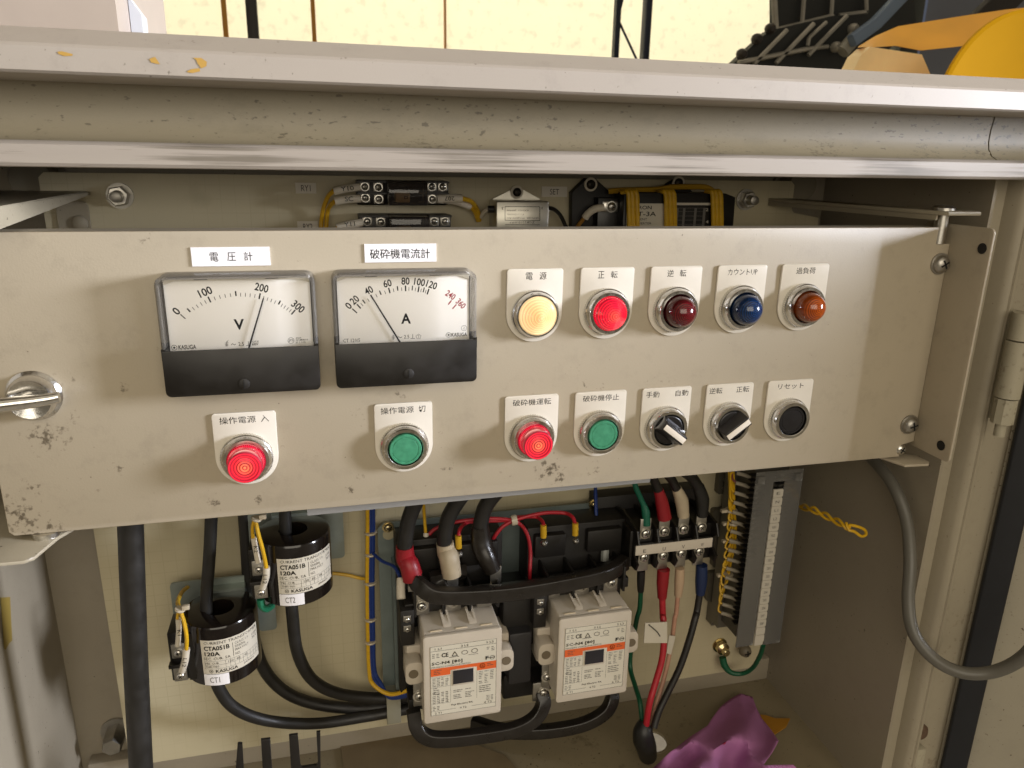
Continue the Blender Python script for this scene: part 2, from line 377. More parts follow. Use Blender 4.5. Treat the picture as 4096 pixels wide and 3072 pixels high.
# top behind the rim, side walls, back, floor
b = MB(); b.box(XL - 0.002, XR + 0.002, -0.0155, 0.235, 0.006, 0.010, wallm); b.build('ceiling', CAB)
b = MB(); b.box(XL - 0.003, XL, -0.02, 0.21, -0.637, 0.006, wallm); b.build('side_wall', CAB)
b = MB(); b.box(XR, XR + 0.003, -0.0065, 0.21, -0.637, 0.006, wallm); b.build('side_wall', CAB)
b = MB(); b.box(XL, XR, 0.21, 0.214, -0.637, 0.006, wallm); b.build('back_wall', CAB)
# floor with the cable hole (a ring of faces round the hole)
HC = A(2607, 2966, 0.0); tt = (-0.637) / HC.z; hc = Vector((HC.x * tt, CAM_Y + (0 - CAM_Y) * tt, -0.637)); HR = 0.0178
b = MB(); n = 48; vs = []; x0, x1, y0, y1 = XL, XR, -0.02, 0.21
for i in range(n):
    t = 2 * PI * i / n; c_, s_ = math.cos(t), math.sin(t); vs.append((hc.x + HR * c_, hc.y + HR * s_, -0.637))
for i in range(n):
    t = 2 * PI * i / n; c_, s_ = math.cos(t), math.sin(t)
    k = min(((x1 - hc.x) if c_ > 0 else (hc.x - x0)) / max(abs(c_), 1e-9), ((y1 - hc.y) if s_ > 0 else (hc.y - y0)) / max(abs(s_), 1e-9))
    vs.append((hc.x + k * c_, hc.y + k * s_, -0.637))
for v in list(vs): vs.append((v[0], v[1], -0.640))
fs = []
for i in range(n):
    j = (i + 1) % n; fs += [[i, j, n + j, n + i], [2 * n + i, 3 * n + i, 3 * n + j, 2 * n + j], [i, 2 * n + i, 2 * n + j, j]]
floorm = dirty('floor paint', '857a62', '3e3018', [(0.2, 0.1, 0.06, 0.3, 0.6)], rough=0.5, specks=0.25, scale=40)
b.add(vs, fs, floorm)
for cx, cy in ((x0, y0), (x1, y0), (x0, y1), (x1, y1)): pass
b.box(x0, x1, -0.022, -0.020, -0.64, -0.6372, floorm)
b.build('floor_plate', CAB, smooth=0)
# right jamb: flat inner band, bright folded ridge, channel
b = MB(); yj = 0.006
b.prism([(0.5305, 0.0), (0.5480, 0.0), (0.5500, -0.011), (0.5530, -0.0155), (0.5580, -0.0165), (0.5615, -0.0150), (0.5625, -0.010), (0.5625, -0.004), (0.640, -0.004), (0.640, 0.003), (0.572, 0.003), (0.5305, 0.004)], -0.80, -0.0106, jamb, axis='Z')
b.build('door_jamb', CAB, smooth=50)
b = MB(); b.prism([(0.5556, -0.0162), (0.5564, -0.0176), (0.5576, -0.0176), (0.5584, -0.0163)], -0.80, -0.0106, jamb, axis='Z'); b.build('jamb_bead', CAB)
# left bolts/hex bolt on the back wall
for (px, py) in ((92, 718), (3250, 745)):
    b = MB(); c = A(px, py, 0.17); b.lathe([(0.0165, 0), (0.0165, 0.022), (0.0155, 0.024)], (c.x, 0.2095, c.z), (0, -1, 0), bolts_m, 28); b.lathe([(0.021, 0), (0.021, 0.004)], (c.x, 0.2095, c.z), (0, -1, 0), bolts_m, 28); b.build('stud_boss', CAB)
b = MB(); c = A(446, 2990, 0.185); hexbolt(b, (c.x, 0.2098, c.z), (0, -1, 0), 0.0105, steel_dull, 1.5, 0.026); b.build('hex_bolt', CAB)
# hinge on the jamb
zh = Zm(3400, 1100, 1.5086)
hingem = dirty('hinge paint', 'a69f8b', '4a3c2a', [(0, 0, 0, 2, 0.8)], rough=0.5, scale=160, amount=0.8)
H = MB(); a = zh(985, 400, -0.03); c = zh(945, 735, -0.03); H.cyl((a.x + 0.006, -0.030, a.z), (a.x + 0.006, -0.030, c.z), 0.0095, hingem, 28)
a2 = zh(1015, 230, -0.03); H.cyl((a.x + 0.006, -0.03, a2.z), (a.x + 0.006, -0.03, a.z + 0.0012), 0.0088, hingem, 10)
c2 = zh(915, 890, -0.03); H.cyl((a.x + 0.006, -0.03, c.z - 0.0012), (a.x + 0.006, -0.03, c2.z), 0.0088, hingem, 9)
H.cyl((a.x + 0.006, -0.03, c2.z), (a.x + 0.006, -0.03, c2.z - 0.012), 0.0045, hingem, 12)
H.box(a.x + 0.004, a.x + 0.012, -0.024, -0.0045, c2.z, a2.z, hingem, 0.001); H.build('hinge', CAB)
for py in (2966,):
    b = MB(); c = A(3712, py, -0.02); b.lathe([(0.009, 0), (0.009, 0.004), (0.006, 0.007)], (c.x + 0.002, -0.004, c.z), (0, -1, 0), mat('rusty rivet', '5a4534', 0.6, var=0.3, vscale=200), 20)
    b.box(c.x - 0.007, c.x + 0.008, -0.014, -0.0045, c.z - 0.062, c.z - 0.016, hingem, 0.002); b.build('hinge_rivet', CAB)
# door swung wide open to the right, with its black gasket
D = MB(); ang = math.radians(38); hx, hy = 0.600, -0.006
dM = Matrix.Translation((hx, hy, 0)) @ Matrix.Rotation(-ang, 4, 'Z')
doorm = dirty('door paint', 'a39c8b', '544a3a', [], rough=0.42, specks=0.25, scale=60)
D.box(0.0, 0.62, -0.0, 0.022, -0.85, 0.035, doorm, 0.002, M=dM); DO = D.build('door', CAB)
g = MB(); g.prism(rr_pts(0.002, 0.025, -0.008, -0.0005, 0.003), -0.85, 0.03, mat('gasket rubber', '12141a', 0.55, var=0.2, vscale=60), axis='Z', M=dM)
go = g.build('gasket', CAB); go.parent = DO
# mounting plate with its ruled film
gridm = bpy.data.materials.new('ruled film on mounting plate'); gridm.use_nodes = True
n_ = gridm.node_tree.nodes; L_ = gridm.node_tree.links; bb = n_['Principled BSDF']; bb.inputs['Roughness'].default_value = 0.42
t_ = n_.new('ShaderNodeTexCoord'); s_ = n_.new('ShaderNodeSeparateXYZ'); L_.new(t_.outputs['Object'], s_.inputs[0])
def mth(op, a, c=None, cl=False):
    q = n_.new('ShaderNodeMath'); q.operation = op; q.use_clamp = cl
    for i, v in enumerate((a, c)):
        if v is None: continue
        if isinstance(v, (int, float)): q.inputs[i].default_value = v
        else: L_.new(v, q.inputs[i])
    return q.outputs[0]
def line(o):
    f = mth('FRACT', mth('MULTIPLY', o, 1 / 0.0116)); d = mth('ABSOLUTE', mth('SUBTRACT', f, 0.5)); return mth('GREATER_THAN', d, 0.472)
ln = mth('MAXIMUM', line(s_.outputs['X']), line(s_.outputs['Z']))
nz1 = n_.new('ShaderNodeTexNoise'); nz1.inputs['Scale'].default_value = 14; L_.new(t_.outputs['Object'], nz1.inputs['Vector'])
ln = mth('MULTIPLY', ln, mth('MULTIPLY', mth('SUBTRACT', nz1.outputs[0], 0.34, True), 0.55, True))
nz2 = n_.new('ShaderNodeTexNoise'); nz2.inputs['Scale'].default_value = 22; nz2.inputs['Detail'].default_value = 6; L_.new(t_.outputs['Object'], nz2.inputs['Vector'])
st = mth('MULTIPLY', mth('SUBTRACT', nz2.outputs[0], 0.60, True), 1.6, True)
mxg = n_.new('ShaderNodeMix'); mxg.data_type = 'RGBA'; mxg.inputs[6].default_value = S('bbb193'); mxg.inputs[7].default_value = S('6f6240')
L_.new(mth('MAXIMUM', ln, st), mxg.inputs[0]); L_.new(mxg.outputs[2], bb.inputs['Base Color'])
b = MB(); PL, PR, PT, PB = -0.215, 0.505, -0.0185, -0.603
out = [(PL + 0.004, PT), (PL, PT - 0.004), (PL, PB + 0.006), (PL + 0.006, PB), (PR - 0.006, PB), (PR, PB + 0.006), (PR, -0.055), (0.475, -0.050), (0.472, -0.046), (0.472, PT - 0.004), (0.468, PT)]
b.prism(out[::-1], 0.180, 0.1823, gridm)
b.box(PL + 0.02, PR - 0.02, 0.1823, 0.195, PB, PB + 0.002, wallm)
MP = b.build('mounting_plate', CAB, smooth=0)
b = MB(); b.box(XL + 0.01, XR, 0.1950, 0.2098, -0.6368, -0.606, wallm, 0.001); b.build('plate_rail', CAB)
zl = Zm(0, 600, 3.16)
for px, py, nm in ((1490, 585, 1), (0, 0, 2)):
    b = MB()
    if nm == 1: c = zl(px, py, 0.172)
    else: c = A(2998, 800, 0.172)
    b.lathe([(0.0105, 0), (0.0105, 0.0016)], (c.x, 0.1798, c.z), (0, -1, 0), steel_dull, 28)
    b.lathe([(0.0085, 0.0016), (0.0085, 0.0085), (0.0075, 0.0095)], (c.x, 0.1798, c.z), (0, -1, 0), steel, 6, a0=0.2)
    b.lathe([(0.0050, 0.009), (0.0044, 0.018), (0.003, 0.0185)], (c.x, 0.1798, c.z), (0, -1, 0), steel_dull, 20)
    b.build('stud_nut', CAB)
# ochre tape scrap on the left wall
b = MB(); zq = Zm(0, 2050, 1.623)
def onwall(px, py, Xw):
    p = A(px, py, 1.0); d = p - Vector((0, CAM_Y, 0)); k = Xw / d.x; return Vector((0, CAM_Y, 0)) + d * k
P = [onwall(x / 1.623, 2050 + y / 1.623, XL + 0.0006) for x, y in ((3, 553), (66, 548), (78, 800), (80, 830), (60, 850), (36, 892), (26, 880))]
b.add(P, [list(range(7))], mat('masking tape', '8f7a38', 0.6, var=0.1)); b.build('tape_scrap', CAB, smooth=0)
# stay arms carrying the control panel
armm = dirty('arm paint', '958c78', '4a4030', [], rough=0.42, specks=0.2)
def arm(side):
    b = MB()
    if side < 0:
        z0 = -0.0350
        b.prism([(-0.181, 0.179), (-0.1785, -0.030), (-0.262, -0.030), (-0.262, 0.179)], z0, z0 + 0.0022, armm, axis='Z')
        b.prism([(0.178, z0 + 0.0016), (0.178, z0 - 0.0006), (-0.030, z0 - 0.0110), (-0.030, z0 + 0.0016)], -0.1800, -0.1784, armm, axis='X')
        q = zl(560, 630, 0.179)
        b.prism(rr_pts(-0.205, A(364, 900, 0.179).x, -0.09, A(330, 802, 0.179).z, 0.006), 0.1775, 0.1796, armm)
        c = A(320, 893, 0.177); b.lathe([(0.0062, 0), (0.0060, 0.002), (0.004, 0.0032)], (c.x, 0.1774, c.z), (0, -1, 0), armm, 20)
    else:
        z0 = -0.0385
        b.prism([(0.470, 0.179), (0.4436, 0.179), (0.480, -0.004), (0.484, -0.012), (0.515, -0.012), (0.518, -0.008), (0.518, 0.010), (0.495, 0.030)], z0, z0 + 0.0032, armm, axis='Z', bev=0.0006)
        b.prism([(0.4450, 0.179), (0.4436, 0.179), (0.480, -0.004), (0.4815, -0.004)], z0 - 0.004, z0 - 0.0001, armm, axis='Z')
    return b.build('stay_arm', CAB)
arm(-1); arm(1)
b = MB(); zb = Zm(0, 2050, 1.623)
b.prism([(-0.260, -0.030), (-0.1935, -0.030), (-0.1885, -0.026), (-0.182, 0.0), (-0.1715, 0.02), (-0.15, 0.16), (-0.26, 0.16)], -0.2545, -0.2520, armm, axis='Z', bev=0.0006)
b.build('lower_stay_arm', CAB)
# ------------------------------------------------------------------ the hinged control panel
PN = thing('instrument_board', 'beige hinged control panel plate with grimy corners carrying meters, lamps and switches', 'control panel', (0.145, 0.01, -0.2486))
pc = Vector((0.145, 0.01, -0.2486))
def zp(lst): return [(x - pc.x, y - pc.y, z - pc.z, r, s) for x, y, z, r, s in lst]
gr_ = random.Random(11)
GR = [(gr_.uniform(-0.2, 0.3), 0, -0.05 - 0.198 * gr_.random() ** 0.7, gr_.uniform(0.006, 0.016), gr_.uniform(0.45, 0.7)) for _ in range(22)] + [(x, 0, z, 0.012, 0.6) for x, z in ((-0.056, -0.168), (0.052, -0.168), (0.15, -0.168), (0.205, -0.168), (0.262, -0.17), (-0.03, -0.2), (0.078, -0.2))]
panm = dirty('control panel paint', 'aba08c', '463b2b', zp([(-0.181, 0, -0.152, 0.034, 0.85), (-0.178, 0, -0.180, 0.03, 0.9), (-0.205, 0, -0.235, 0.032, 0.95), (-0.19, 0, -0.245, 0.03, 0.9), (-0.19, 0, -0.215, 0.018, 0.8), (-0.21, 0, -0.13, 0.03, 0.8), (-0.16, 0, -0.165, 0.018, 0.7),
    (0.165, 0, -0.232, 0.024, 1.0), (0.175, 0, -0.240, 0.018, 0.9), (0.20, 0, -0.236, 0.016, 0.9), (0.13, 0, -0.236, 0.012, 0.8), (-0.16, 0, -0.09, 0.015, 0.75), (-0.105, 0, -0.053, 0.012, 0.8), (-0.075, 0, -0.062, 0.008, 0.75), (0.05, 0, -0.165, 0.01, 0.8), (0.02, 0, -0.175, 0.012, 0.7), (0.085, 0, -0.225, 0.012, 0.8),
    (-0.005, 0, -0.205, 0.012, 0.7), (-0.14, 0, -0.205, 0.012, 0.8), (-0.08, 0, -0.235, 0.014, 0.9), (-0.05, 0, -0.238, 0.012, 0.85), (0.012, 0, -0.236, 0.012, 0.9), (0.19, 0, -0.165, 0.008, 0.9), (-0.13, 0, -0.15, 0.008, 0.85), (0.26, 0, -0.245, 0.012, 0.7)] + GR),
    rough=0.40, scale=260, specks=0.13, bump=0.12, amount=0.85, mott=0.88)
b = MB(); x0, x1, z0, z1 = -0.2107, 0.5018, -0.2486, -0.0485
out = [(x0 + 0.003, z0), (x0, z0 + 0.003), (x0, z1 - 0.003), (x0 + 0.003, z1), (0.4885, z1), (0.4885, -0.0618), (x1, -0.0618), (x1, -0.2350), (0.4895, -0.2375), (0.4890, z0)]
b.prism(out[::-1], 0.0, 0.0016, panm, bev=0.0006)
b.box(x0 + 0.002, 0.4883, 0.0014, 0.0215, z1 - 0.0018, z1 - 0.0002, panm)
b.box(x0 + 0.002, 0.4883, 0.0014, 0.0215, z0 + 0.0002, z0 + 0.0018, panm)
b.box(x0 + 0.0005, x0 + 0.002, 0.0014, 0.0215, z0 + 0.002, z1 - 0.002, panm)
b.build('front_plate', PN, smooth=45)
# grey strip hanging behind the lower edge
b = MB(); q0 = A(1230, 2062, 0.022); q1 = A(2330, 1957, 0.022)
b.prism([(q0.x, -0.245), (q1.x + 0.06, -0.245), (q1.x + 0.06, q1.z + 0.001), (q0.x, q0.z)], 0.0216, 0.0232, mat('grey strip', '8b8a88', 0.4), bev=0.0)
b.build('back_strip', PN)
# side plate with slots on the right, seen from inside
b = MB(); sxx = 0.5018
def yz(px, py): 
    p = A(px, py, 1.0); d = p - Vector((0, CAM_Y, 0)); k = sxx / d.x; q = Vector((0, CAM_Y, 0)) + d * k; return (q.y, q.z)
f0 = yz(3975, 915); f1 = yz(3797, 1855)
yf = (f0[0] + f1[0]) / 2
zt, zb_ = f0[1], f1[1]
b.prism(rr_pts(yf, 0.028, zb_, zt, 0.004, corners=(0, 1, 1, 0)), sxx, sxx + 0.0020, panm, axis='X', bev=0.0004)
b.build('side_plate', PN)
for px, py in ((3930, 994), (3765, 1782)):
    b = MB(); y_, z_ = yz(px, py); b.lathe([(0.0042, 0), (0.0042, 0.0003)], (sxx - 0.0003, y_, z_), (-1, 0, 0), dark_in, 20); b.build('slot_hole', PN)
for px, py in ((3765, 1056), (3642, 1700)):
    b = MB(); c = A(px, py, -0.002); screw(b, (c.x, 0.0, c.z), (0, -1, 0), 0.0072, steel_dull, washer=0.0088, h=0.0055); b.build('screw', PN)
b = MB(); c = A(3618, 1806, -0.004); screw(b, (c.x, 0.003, c.z), (0, -1, 0), 0.0055, steel, h=0.005); b.build('screw', PN)
# hinge pin upper right, foot lower right, nut lower left
b = MB(); c = A(3776, 925, -0.001)
b.cyl((c.x, 0.0035, -0.0618), (c.x, 0.0035, -0.036), 0.0052, steel, 24); b.lathe([(0.0085, 0), (0.0085, 0.004), (0.006, 0.006)], (c.x, 0.0035, -0.0372), (0, 0, 1), steel, 28); b.build('hinge_pin', PN)
b = MB(); f = [A(3520, 1842, 0.02), A(3580, 1882, -0.006), A(3680, 1885, -0.008), A(3692, 1858, 0.0), A(3680, 1835, 0.01)]
b.prism([(0.470, 0.03), (0.4855, -0.012), (0.5085, -0.014), (0.5125, -0.010), (0.5125, 0.006), (0.5018, 0.012), (0.5018, 0.03)], -0.2535, -0.2512, panm, axis='Z', bev=0.0006); b.build('foot_bracket', PN)
b = MB(); b.lathe([(0.0085, 0), (0.0085, 0.0035)], (-0.190, 0.004, -0.2520), (0, 0, 1), steel, 24); b.build('nut', PN)
# chrome lever handle on the left
Hn = thing('lever_handle', 'chrome lever handle with round boss at the left end of the panel', 'handle', (-0.181, 0, -0.151))
hcx, hcz = -0.1815, -0.1515
b = MB(); b.lathe([(0.0165, 0), (0.0165, 0.001), (0.0145, 0.003), (0.0143, 0.006), (0.0138, 0.0085), (0.0125, 0.0105), (0.0125, 0.0098), (0.0, 0.0075)], (hcx, 0, hcz), (0, -1, 0), chrome, 48); b.build('boss', Hn)
b = MB(); q = A(232, 1590, -0.012)
b.tube([(q.x + 0.001, -0.0125, q.z + 0.0005), (q.x - 0.012, -0.0135, q.z - 0.001), (q.x - 0.06, -0.0140, q.z - 0.0045)], [0.0034, 0.0042, 0.0052], chrome, 20); b.build('lever', Hn)
b = MB(); b.box(hcx - 0.012, hcx + 0.0118, -0.0098, -0.006, hcz - 0.0045, hcz - 0.0005, steel_dull, 0.001); b.build('slot_web', Hn)
# ------------------------------------------------------------------ lamps, buttons, selectors
def lit_mat(name, rim, mid, core, strength, base, freq=6500, lo=0.55):
    m = bpy.data.materials.new(name); m.use_nodes = True; n = m.node_tree.nodes; L = m.node_tree.links; b = n['Principled BSDF']
    b.inputs['Base Color'].default_value = base; b.inputs['Roughness'].default_value = 0.15; b.inputs['Coat Weight'].default_value = 0.6; b.inputs['Coat Roughness'].default_value = 0.05
    t = n.new('ShaderNodeTexCoord'); s = n.new('ShaderNodeSeparateXYZ'); c = n.new('ShaderNodeCombineXYZ'); L.new(t.outputs['Object'], s.inputs[0])
    L.new(s.outputs['X'], c.inputs['X']); L.new(s.outputs['Z'], c.inputs['Z'])
    v = n.new('ShaderNodeVectorMath'); v.operation = 'LENGTH'; L.new(c.outputs[0], v.inputs[0])
    mr = n.new('ShaderNodeMapRange'); mr.inputs[1].default_value = 0; mr.inputs[2].default_value = 0.0135; L.new(v.outputs['Value'], mr.inputs[0])
    r = n.new('ShaderNodeValToRGB'); r.color_ramp.elements[0].color = core; r.color_ramp.elements[0].position = 0.12; r.color_ramp.elements[1].color = rim; r.color_ramp.elements[1].position = 0.92
    e = r.color_ramp.elements.new(0.45); e.color = mid
    L.new(mr.outputs[0], r.inputs[0])
    sn = n.new('ShaderNodeMath'); sn.operation = 'MULTIPLY'; sn.inputs[1].default_value = freq; L.new(v.outputs['Value'], sn.inputs[0])
    s2 = n.new('ShaderNodeMath'); s2.operation = 'SINE'; L.new(sn.outputs[0], s2.inputs[0])
    s3 = n.new('ShaderNodeMapRange'); s3.inputs[1].default_value = -1; s3.inputs[3].default_value = lo; s3.inputs[4].default_value = 1.15; L.new(s2.outputs[0], s3.inputs[0])
    s4 = n.new('ShaderNodeVectorMath'); s4.operation = 'SCALE'; L.new(r.outputs[0], s4.inputs[0]); L.new(s3.outputs[0], s4.inputs['Scale'])
    L.new(s4.outputs[0], b.inputs['Emission Color']); b.inputs['Emission Strength'].default_value = strength
    return m
red_lit = lit_mat('lit red lens', (0.55, 0.0, 0.018, 1), (0.95, 0.012, 0.035, 1), (1.0, 0.10, 0.06, 1), 0.95, (0.40, 0.01, 0.03, 1), 4200, 0.28)
red_btn = lit_mat('lit red button', (0.50, 0.0, 0.02, 1), (0.95, 0.035, 0.04, 1), (1.0, 0.22, 0.08, 1), 0.95, (0.30, 0.01, 0.03, 1), 3300, 0.12)
amber_lit = lit_mat('lit white lens', (1.0, 0.72, 0.36, 1), (0.98, 0.60, 0.25, 1), (0.95, 0.56, 0.22, 1), 0.62, (0.60, 0.42, 0.22, 1), 3600, 0.66)
def lens_mat(name, c, sub):
    m = mat(name, c, 0.16, coat=0.35, trans=0.25)
    n = m.node_tree.nodes; L = m.node_tree.links; b = n['Principled BSDF']
    t = n.new('ShaderNodeTexCoord'); s = n.new('ShaderNodeSeparateXYZ'); q = n.new('ShaderNodeCombineXYZ'); L.new(t.outputs['Object'], s.inputs[0])
    L.new(s.outputs['X'], q.inputs['X']); L.new(s.outputs['Z'], q.inputs['Z'])
    v = n.new('ShaderNodeVectorMath'); v.operation = 'LENGTH'; L.new(q.outputs[0], v.inputs[0])
    a = n.new('ShaderNodeMath'); a.operation = 'MULTIPLY'; a.inputs[1].default_value = 4800; L.new(v.outputs['Value'], a.inputs[0])
    e = n.new('ShaderNodeMath'); e.operation = 'SINE'; L.new(a.outputs[0], e.inputs[0])
    k = n.new('ShaderNodeMapRange'); k.inputs[1].default_value = -1; k.inputs[3].default_value = 0.55; k.inputs[4].default_value = 1.5; L.new(e.outputs[0], k.inputs[0])
    f = n.new('ShaderNodeMapRange'); f.inputs[1].default_value = 0.0085; f.inputs[2].default_value = 0.0100; f.inputs[3].default_value = 1.0; f.inputs[4].default_value = 0.0; L.new(v.outputs['Value'], f.inputs[0])
    g = n.new('ShaderNodeMix'); g.data_type = 'FLOAT'; g.inputs[2].default_value = 0.55; L.new(f.outputs[0], g.inputs[0]); L.new(k.outputs[0], g.inputs[3])
    h = n.new('ShaderNodeVectorMath'); h.operation = 'SCALE'; h.inputs[0].default_value = c[:3]; L.new(g.outputs[0], h.inputs['Scale']); L.new(h.outputs[0], b.inputs['Base Color']); return m
dark_red = lens_mat('unlit red lens', (0.13, 0.005, 0.010, 1), 0)
dark_blue = lens_mat('unlit blue lens', (0.006, 0.035, 0.13, 1), 0)
dark_amber = lens_mat('unlit amber lens', (0.42, 0.075, 0.006, 1), 0)
green_b = mat('green button cap', '3f8a68', 0.4, var=0.18, vscale=260, rvar=0.1)
black_b = mat('black button cap', '1c1a1b', 0.32, var=0.2, vscale=200)
knob_w = mat('knob stripe', 'e6ddcf', 0.4)
PW = 0.0209
def station(kind, name, cx, zt, texts, label, cat, group, n_ring=chrome, dirt=False):
    cz = zt - 0.0533 + PW
    T = thing(name, label, cat, (cx, 0, cz), group)
    # name plate
    b = MB(); out = []
    for i in range(6): t = math.radians(90 * i / 5); out.append((cx + PW - 0.0022 + 0.0022 * math.cos(t), zt - 0.0022 + 0.0022 * math.sin(t)))
    for i in range(6): t = math.radians(90 + 90 * i / 5); out.append((cx - PW + 0.0022 + 0.0022 * math.cos(t), zt - 0.0022 + 0.0022 * math.sin(t)))
    for i in range(29): t = math.radians(180 + 180 * i / 28); out.append((cx + PW * math.cos(t), cz + PW * math.sin(t)))
    b.prism(out, -0.0021, -0.0001, plate_m, bev=0.0005); pl = b.build('name_plate', T, smooth=30)
    b = MB()
    for s, ox, wd, h in texts: put_text(b, s, (cx + ox, -0.00216, zt - 0.0052), wd, h, ink, bold=0.0)
    b.build('lettering', T, smooth=0).parent = pl
    # bezel
    ring = chrome_dirty if dirt else n_ring
    b = MB()
    b.lathe([(0.0176, 0.0021), (0.0176, 0.0056)], (cx, 0, cz), (0, -1, 0), ring, 116, knurl=(0, 1, 0.962), caps=False)
    big = kind == 'cone_white'
    rin = 0.0139 if big else 0.0127
    b.lathe([(0.0170, 0.0056), (0.0172, 0.0061), (0.0167, 0.0066), (0.0156, 0.0104), (0.0152, 0.0110), (rin + 0.0003, 0.0110), (rin, 0.0107), (rin, 0.0070)], (cx, 0, cz), (0, -1, 0), ring, 72, caps=False)
    b.lathe([(0.0176 * 0.98, 0.0056), (0.0160, 0.0057)], (cx, 0, cz), (0, -1, 0), ring, 58, caps=False)
    b.build('bezel', T, smooth=28)
    b = MB(); b.lathe([(rin + 0.0004, 0.0072), (0, 0.0072)], (cx, 0, cz), (0, -1, 0), dark_in, 40); b.build('socket', T)
    def prof_ridges(r0, h0, r1, h1, n, amp, power=1.0):
        out = []
        for i in range(n):
            t0 = i / n; t1 = (i + 0.7) / n; f = lambda t: (r0 + (r1 - r0) * t, h0 + (h1 - h0) * (t ** power))
            a = f(t0); c = f(t1); out += [(a[0], a[1]), (c[0] + amp * 0.5, c[1] + amp * 0.3), (c[0], c[1] + amp)]
        out.append((r1, h1)); out.append((r1 * 0.7, h1 + amp)); out.append((0, h1 + amp * 1.3)); return out
    b = MB(); C0 = (cx, 0, cz); Dn = (0, -1, 0)
    if kind == 'cone_white':
        b.lathe([(0.0138, 0.0075), (0.0138, 0.0105)] + prof_ridges(0.0134, 0.0108, 0.0018, 0.0205, 11, 0.0004, 0.9), C0, Dn, amber_lit, 56); b.build('lens', T, smooth=25)
    elif kind == 'cone_red':
        b.lathe([(0.0124, 0.0075), (0.0124, 0.0135)], C0, Dn, red_lit, 96, knurl=(0, 1, 0.975), caps=False)
        b.lathe([(0.0122, 0.0134)] + prof_ridges(0.0117, 0.0142, 0.0016, 0.0225, 11, 0.0004, 0.85), C0, Dn, red_lit, 56); b.build('lens', T, smooth=25)
    elif kind == 'dome':
        mm = n_ring_l[0]
        pr = [(0.0120, 0.0075), (0.0118, 0.0125)]
        for i in range(1, 15):
            t = math.radians(90 * i / 14); pr.append((0.0118 * math.cos(t), 0.0125 + 0.0125 * math.sin(t)))
        b.lathe(pr, C0, Dn, mm, 56); ln_ = b.build('lens', T, smooth=60)
        b = MB(); b.lathe([(0.0092, 0.0142)] + prof_ridges(0.0090, 0.0143, 0.0014, 0.0215, 7, 0.0005, 0.8), C0, Dn, n_ring_l[1], 48)
        for v in b.v: pass
        r_ = b.build('inner_rings', T, smooth=20); r_.parent = ln_
        b = MB(); b.lathe([(0.0088, 0.0092), (0.0, 0.0094)], C0, Dn, steel, 30); b.build('reflector', T).parent = ln_
    elif kind == 'button_red':
        b.lathe([(0.0127, 0.0075), (0.0127, 0.0112), (0.0122, 0.0114)], C0, Dn, red_btn, 56, caps=False)
        b.lathe([(0.0122, 0.0114), (0.0113, 0.0172)], C0, Dn, red_btn, 110, knurl=(0, 1, 0.96), caps=False)
        pr = [(0.0113, 0.0170), (0.0115, 0.0176), (0.0112, 0.0222), (0.0104, 0.0232), (0.0090, 0.0232), (0.0086, 0.0222)]
        for k in range(5):
            r = 0.0080 - k * 0.0015; pr += [(r, 0.0222), (r - 0.0004, 0.0229), (r - 0.0010, 0.0229), (r - 0.0012, 0.0221)]
        pr += [(0.0008, 0.0222), (0, 0.0224)]
        b.lathe(pr, C0, Dn, red_btn, 56); b.build('push_cap', T, smooth=25)
    elif kind in ('button_green', 'button_black'):
        mm = green_b if kind == 'button_green' else black_b
        hh = 0.0113 if kind == 'button_green' else 0.0098
        b.lathe([(0.0117, 0.0075), (0.0117, hh - 0.0008), (0.0112, hh), (0.0096, hh), (0.0094, hh - 0.0004), (0.0091, hh - 0.0001), (0, hh + 0.0002)], C0, Dn, mm, 56); b.build('push_cap', T, smooth=25)
    elif kind[0] == 'sel':
        a = math.radians(kind[1])
        b.lathe([(0.0119, 0.0075), (0.0119, 0.0100), (0.0112, 0.0107), (0, 0.0107)], C0, Dn, black_b, 48)
        M = Matrix.Translation((cx, 0, cz)) @ Matrix.Rotation(-a, 4, 'Y')
        Lh = 0.0118
        vs = []
        for y, wl, wh in ((-0.0105, Lh * 0.98, 0.0070), (-0.0150, Lh * 1.02, 0.0048), (-0.0205, Lh * 0.97, 0.0036)):
            for sx_, sz_ in ((1, 1), (-1, 1), (-1, -1), (1, -1)): vs.append(M @ Vector((sx_ * wl, y, sz_ * wh)))
        fs = [[0, 1, 5, 4], [1, 2, 6, 5], [2, 3, 7, 6], [3, 0, 4, 7], [4, 5, 9, 8], [5, 6, 10, 9], [6, 7, 11, 10], [7, 4, 8, 11], [8, 9, 10, 11], [3, 2, 1, 0]]
        q = MB(); q.add(vs, fs, black_b)
        bmx = bmesh.new(); 
        b.add(vs, fs, black_b); kb = b.build('knob', T, smooth=35)
        bmx.free()
        md = kb.modifiers.new('bevel', 'BEVEL'); md.width = 0.0006; md.segments = 2; md.limit_method = 'ANGLE'; md.angle_limit = 0.6
        s = MB(); s.box(-Lh * 0.94, Lh * 0.94, -0.0209, -0.0200, -0.0023, 0.0023, knob_w, 0.0002, M=M); s.build('pointer_stripe', T).parent = kb
    return T
plate_m = white_pl
n_ring_l = [None, None]
COLX = [0.1487 + 0.0550 * i for i in range(5)]
r1, r2 = -0.0760, -0.1706
gl = 'pilot lamps along the top row of the panel'; gb = 'push buttons and selectors on the panel'
station('cone_white', 'pilot_lamp', COLX[0], r1, [('電', -0.0046, 0.0052, 0.0054), ('源', 0.0056, 0.0052, 0.0054)], 'glowing amber-white pilot lamp under the name plate reading 電源', 'pilot lamp', gl)
station('cone_red', 'pilot_lamp', COLX[1], r1, [('正', -0.0052, 0.0049, 0.0052), ('転', 0.0050, 0.0052, 0.0052)], 'brightly lit red cone pilot lamp under the name plate reading 正転', 'pilot lamp', gl)
n_ring_l[:] = [dark_red, dark_red]
